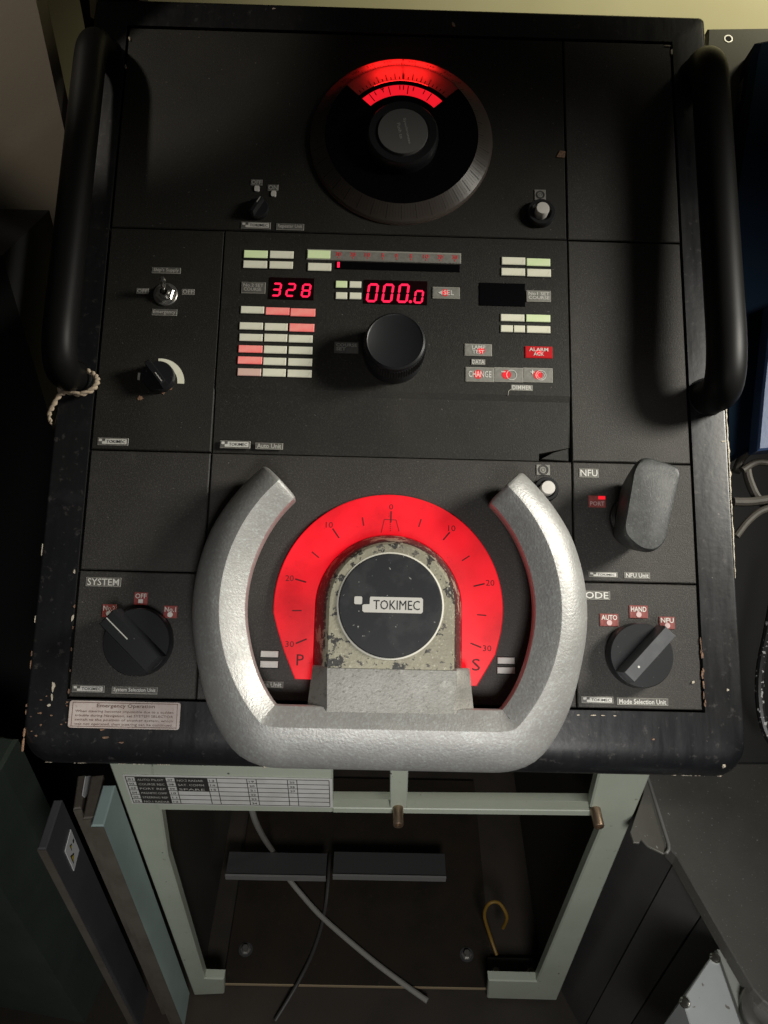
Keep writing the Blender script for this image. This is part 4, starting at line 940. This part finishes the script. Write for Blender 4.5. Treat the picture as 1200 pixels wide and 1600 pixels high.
# right: wing plate, blue equipment, cables
hw = -.05
m = MB(); m.prism([pp(x, y, hw) for x, y in ((1107, 47), (1106, 45), (1260, 43), (1260, 520), (1090, 520))], hw - .01, hw, 'wing_dark', .001)
q = p3(1138, 61, hw); m.lathe((q.x, q.y, 0), [(.0052, hw + .0006), (.0038, hw + .0006), (.0036, hw + .0004), (0, hw + .0004, 'seam_shade_dark')], 'steel_dull', 20)
q0 = [pp(x, y, hw + .012) for x, y in ((1167, 112), (1175, 112), (1170, 158), (1156, 158), (1160, 125))]; m.prism(q0, hw, hw + .012, 'cable_dark', .001)
tag(m.build('wing_plate', smooth=0), 'dark plate with one round hole behind the upper black handle', 'plate')
hb = -.02
m = MB(); m.prism([pp(x, y, hb) for x, y in ((1183, 62), (1290, 40), (1290, 640), (1178, 700), (1130, 730), (1130, 400), (1153, 245), (1177, 85))], hb - .20, hb, 'blue_shaded', .006)
blue = m.build('blue_locker', smooth=0)
m = MB(); m.prism([pp(x, y, hb + .02) for x, y in ((1207, 470), (1290, 440), (1290, 694), (1184, 704), (1192, 610))], hb + .0005, hb + .02, 'blue_lit', .002); o = m.build('locker_lit_side', blue, smooth=0, label='lit side of the locker, the light put into its lighter blue')  # the locker's lit side, its light painted in as a lighter blue
m = MB(); m.prism([pp(x, y, -.13) for x, y in ((1100, 700), (1330, 700), (1330, 1195), (1140, 1195))], -.30, -.13, 'seam_shade_dark', .003); tag(m.build('void_block', smooth=0), 'black block added to darken the void under the beige cables', 'locker')  # added block, covers the wall so that the void reads black
tag(blue, 'blue equipment locker, shade in its front colour, beyond the right bezel of the console', 'locker')
hc = .0
for i, (pts, r, lab) in enumerate((
    (((1150, 738), (1160, 715), (1180, 700), (1215, 696)), .006, 'topmost beige cable arching away from the bezel edge'),
    (((1166, 728), (1170, 750), (1185, 780), (1215, 800)), .0065, 'thick beige cable looping down at the picture edge'),
    (((1160, 735), (1185, 722), (1225, 730)), .005, 'short beige cable crossing the loop of the thick one'),
    (((1146, 784), (1175, 784), (1215, 778)), .0065, 'straight beige cable running level below the loop'),
    (((1150, 838), (1168, 815), (1190, 798), (1220, 790)), .005, 'lowest beige cable rising out of the dark gap'))):
    cable('cable', [FACE @ p3(x, y, -.035 + .004 * i) for x, y in pts], r * .72, 'cable_beige', lab, group='beige cables beside the bezel')
cable('cord', [FACE @ p3(x, y, -.06) for x, y in ((1215, 900), (1200, 985), (1189, 1040), (1187, 1090), (1196, 1140), (1220, 1180))], .0045, 'cable_black', 'black cord with white print curving at the right edge', 'cord')

# right: counter, its lip plate, neighbour cabinet, junction box
zc = .60
m = MB(); ctr = [wz(x, y, zc) for x, y in ((1046, 1325), (1057, 1337), (1140, 1482), (1177, 1545), (1192, 1563), (1240, 1600), (1420, 1600), (1420, 1150), (1004, 1150), (1013, 1215))]
m.prism([(p.x, p.y) for p in ctr], zc - .02, zc, 'counter_grey', .0015)
tag(m.build('counter', frame=WORLD, smooth=0), 'grey speckled counter top beside the lower corner of the console', 'counter')
m = MB(); z2 = zc + .004
pl = [wz(x, y, z2) for x, y in ((1010, 1200), (1018, 1232), (1045, 1320), (1043, 1331), (1037, 1334), (1012, 1322), (1002, 1311), (999, 1317), (990, 1316), (985, 1300), (1005, 1240))]
m.prism([(p.x, p.y) for p in pl], z2 - .003, z2, 'counter_plate', .0006)
lip = [wz(x, y, z2 + .003) for x, y in ((1008, 1200), (1018, 1232), (1045, 1319), (1045, 1328), (1041, 1333))]
m.tube(lip, .0018, 'bracket_lip', 8)
tag(m.build('torn_plate', frame=WORLD, smooth=30), 'small torn metal plate with a bright lip beside the cabinet', 'metal plate')
m = MB()
zn = zc - .021
A = wz(996, 1240, zn); A = Vector((XW + .008, Y0 + .04, 0)); Bp = wz(1057, 1338, zn); Cp = wz(1106, 1414, zn); Dp = wz(1150, 1480, zn)
nb = empty('neighbour_cabinet', (A.x, A.y, 0), 'dark grey cabinet under the speckled counter', 'cabinet')
def upright(p0, p1, mat, name, th=.02, z1=zn):
    d = (p1 - p0); d.z = 0; d.normalize(); n = Vector((-d.y, d.x, 0)); m = MB()
    m.prism([(v.x, v.y) for v in (p0 + d * .0012, p1 - d * .0012, p1 - d * .0012 + n * th, p0 + d * .0012 + n * th)], 0, z1, mat, .0015)
    return m.build(name, nb, frame=WORLD, smooth=0)
upright(A, Bp, 'neighbour_grey', 'side_panel'); upright(Bp, Cp, 'neighbour_pale', 'front_panel'); upright(Cp, wz(1141, 1481, zn), 'neighbour_grey', 'front_panel')
# junction box
jb = empty('junction_box', wz(1120, 1600, .3), 'pale grey blue junction box with two screws below the counter', 'junction box')
zj = .58
a, b, c_, d_ = wz(1066, 1562, zj), wz(1118, 1484, zj), wz(1142, 1483, zj), wz(1180, 1545, zj)
dv = (a - b); dv.z = 0; fr = Vector((-dv.y, dv.x, 0)).normalized()
m = MB()
back = b + (c_ - b).normalized() * .09
e1 = (b - a).normalized(); nn = Vector((e1.y, -e1.x, 0))
f = wz(1156, 1600, zj); g = wz(1205, 1600, zj)
q = [wz(x, y, zj) for x, y in ((1066, 1562), (1118, 1484), (1172, 1640), (1110, 1700))]
m.prism([(p.x, p.y) for p in q], zj - .12, zj, 'box_pale', .0012); o = m.build('lid', jb, frame=WORLD, smooth=0)
q2 = [wz(x, y, zj - .004) for x, y in ((1121, 1482.5), (1142, 1482.5), (1215, 1610), (1215, 1700), (1177, 1640))]
m = MB(); m.prism([(p.x, p.y) for p in q2], zj - .12, zj - .004, 'box_side', .001); m.build('body', jb, frame=WORLD, smooth=0)
for px, py in ((1117, 1497), (1070, 1567)):
    s_ = wz(px, py, zj); m = MB(); m.lathe(s_, [(.0055, 0), (.0055, .0015), (.004, .0035), (0, .0042)], 'chrome', 20); m.build('screw', jb, frame=WORLD)
s_ = wz(1205, 1585, zj); m = MB(); m.lathe(s_, [(.030, -.004), (.030, .006), (.027, .008), (.020, .008), (.018, .004), (0, .004)], 'steel_dull', 40); m.build('cable_gland', jb, frame=WORLD)

bpy.data.objects.remove(txt_ob, do_unlink=True); bpy.data.curves.remove(txt_cu)
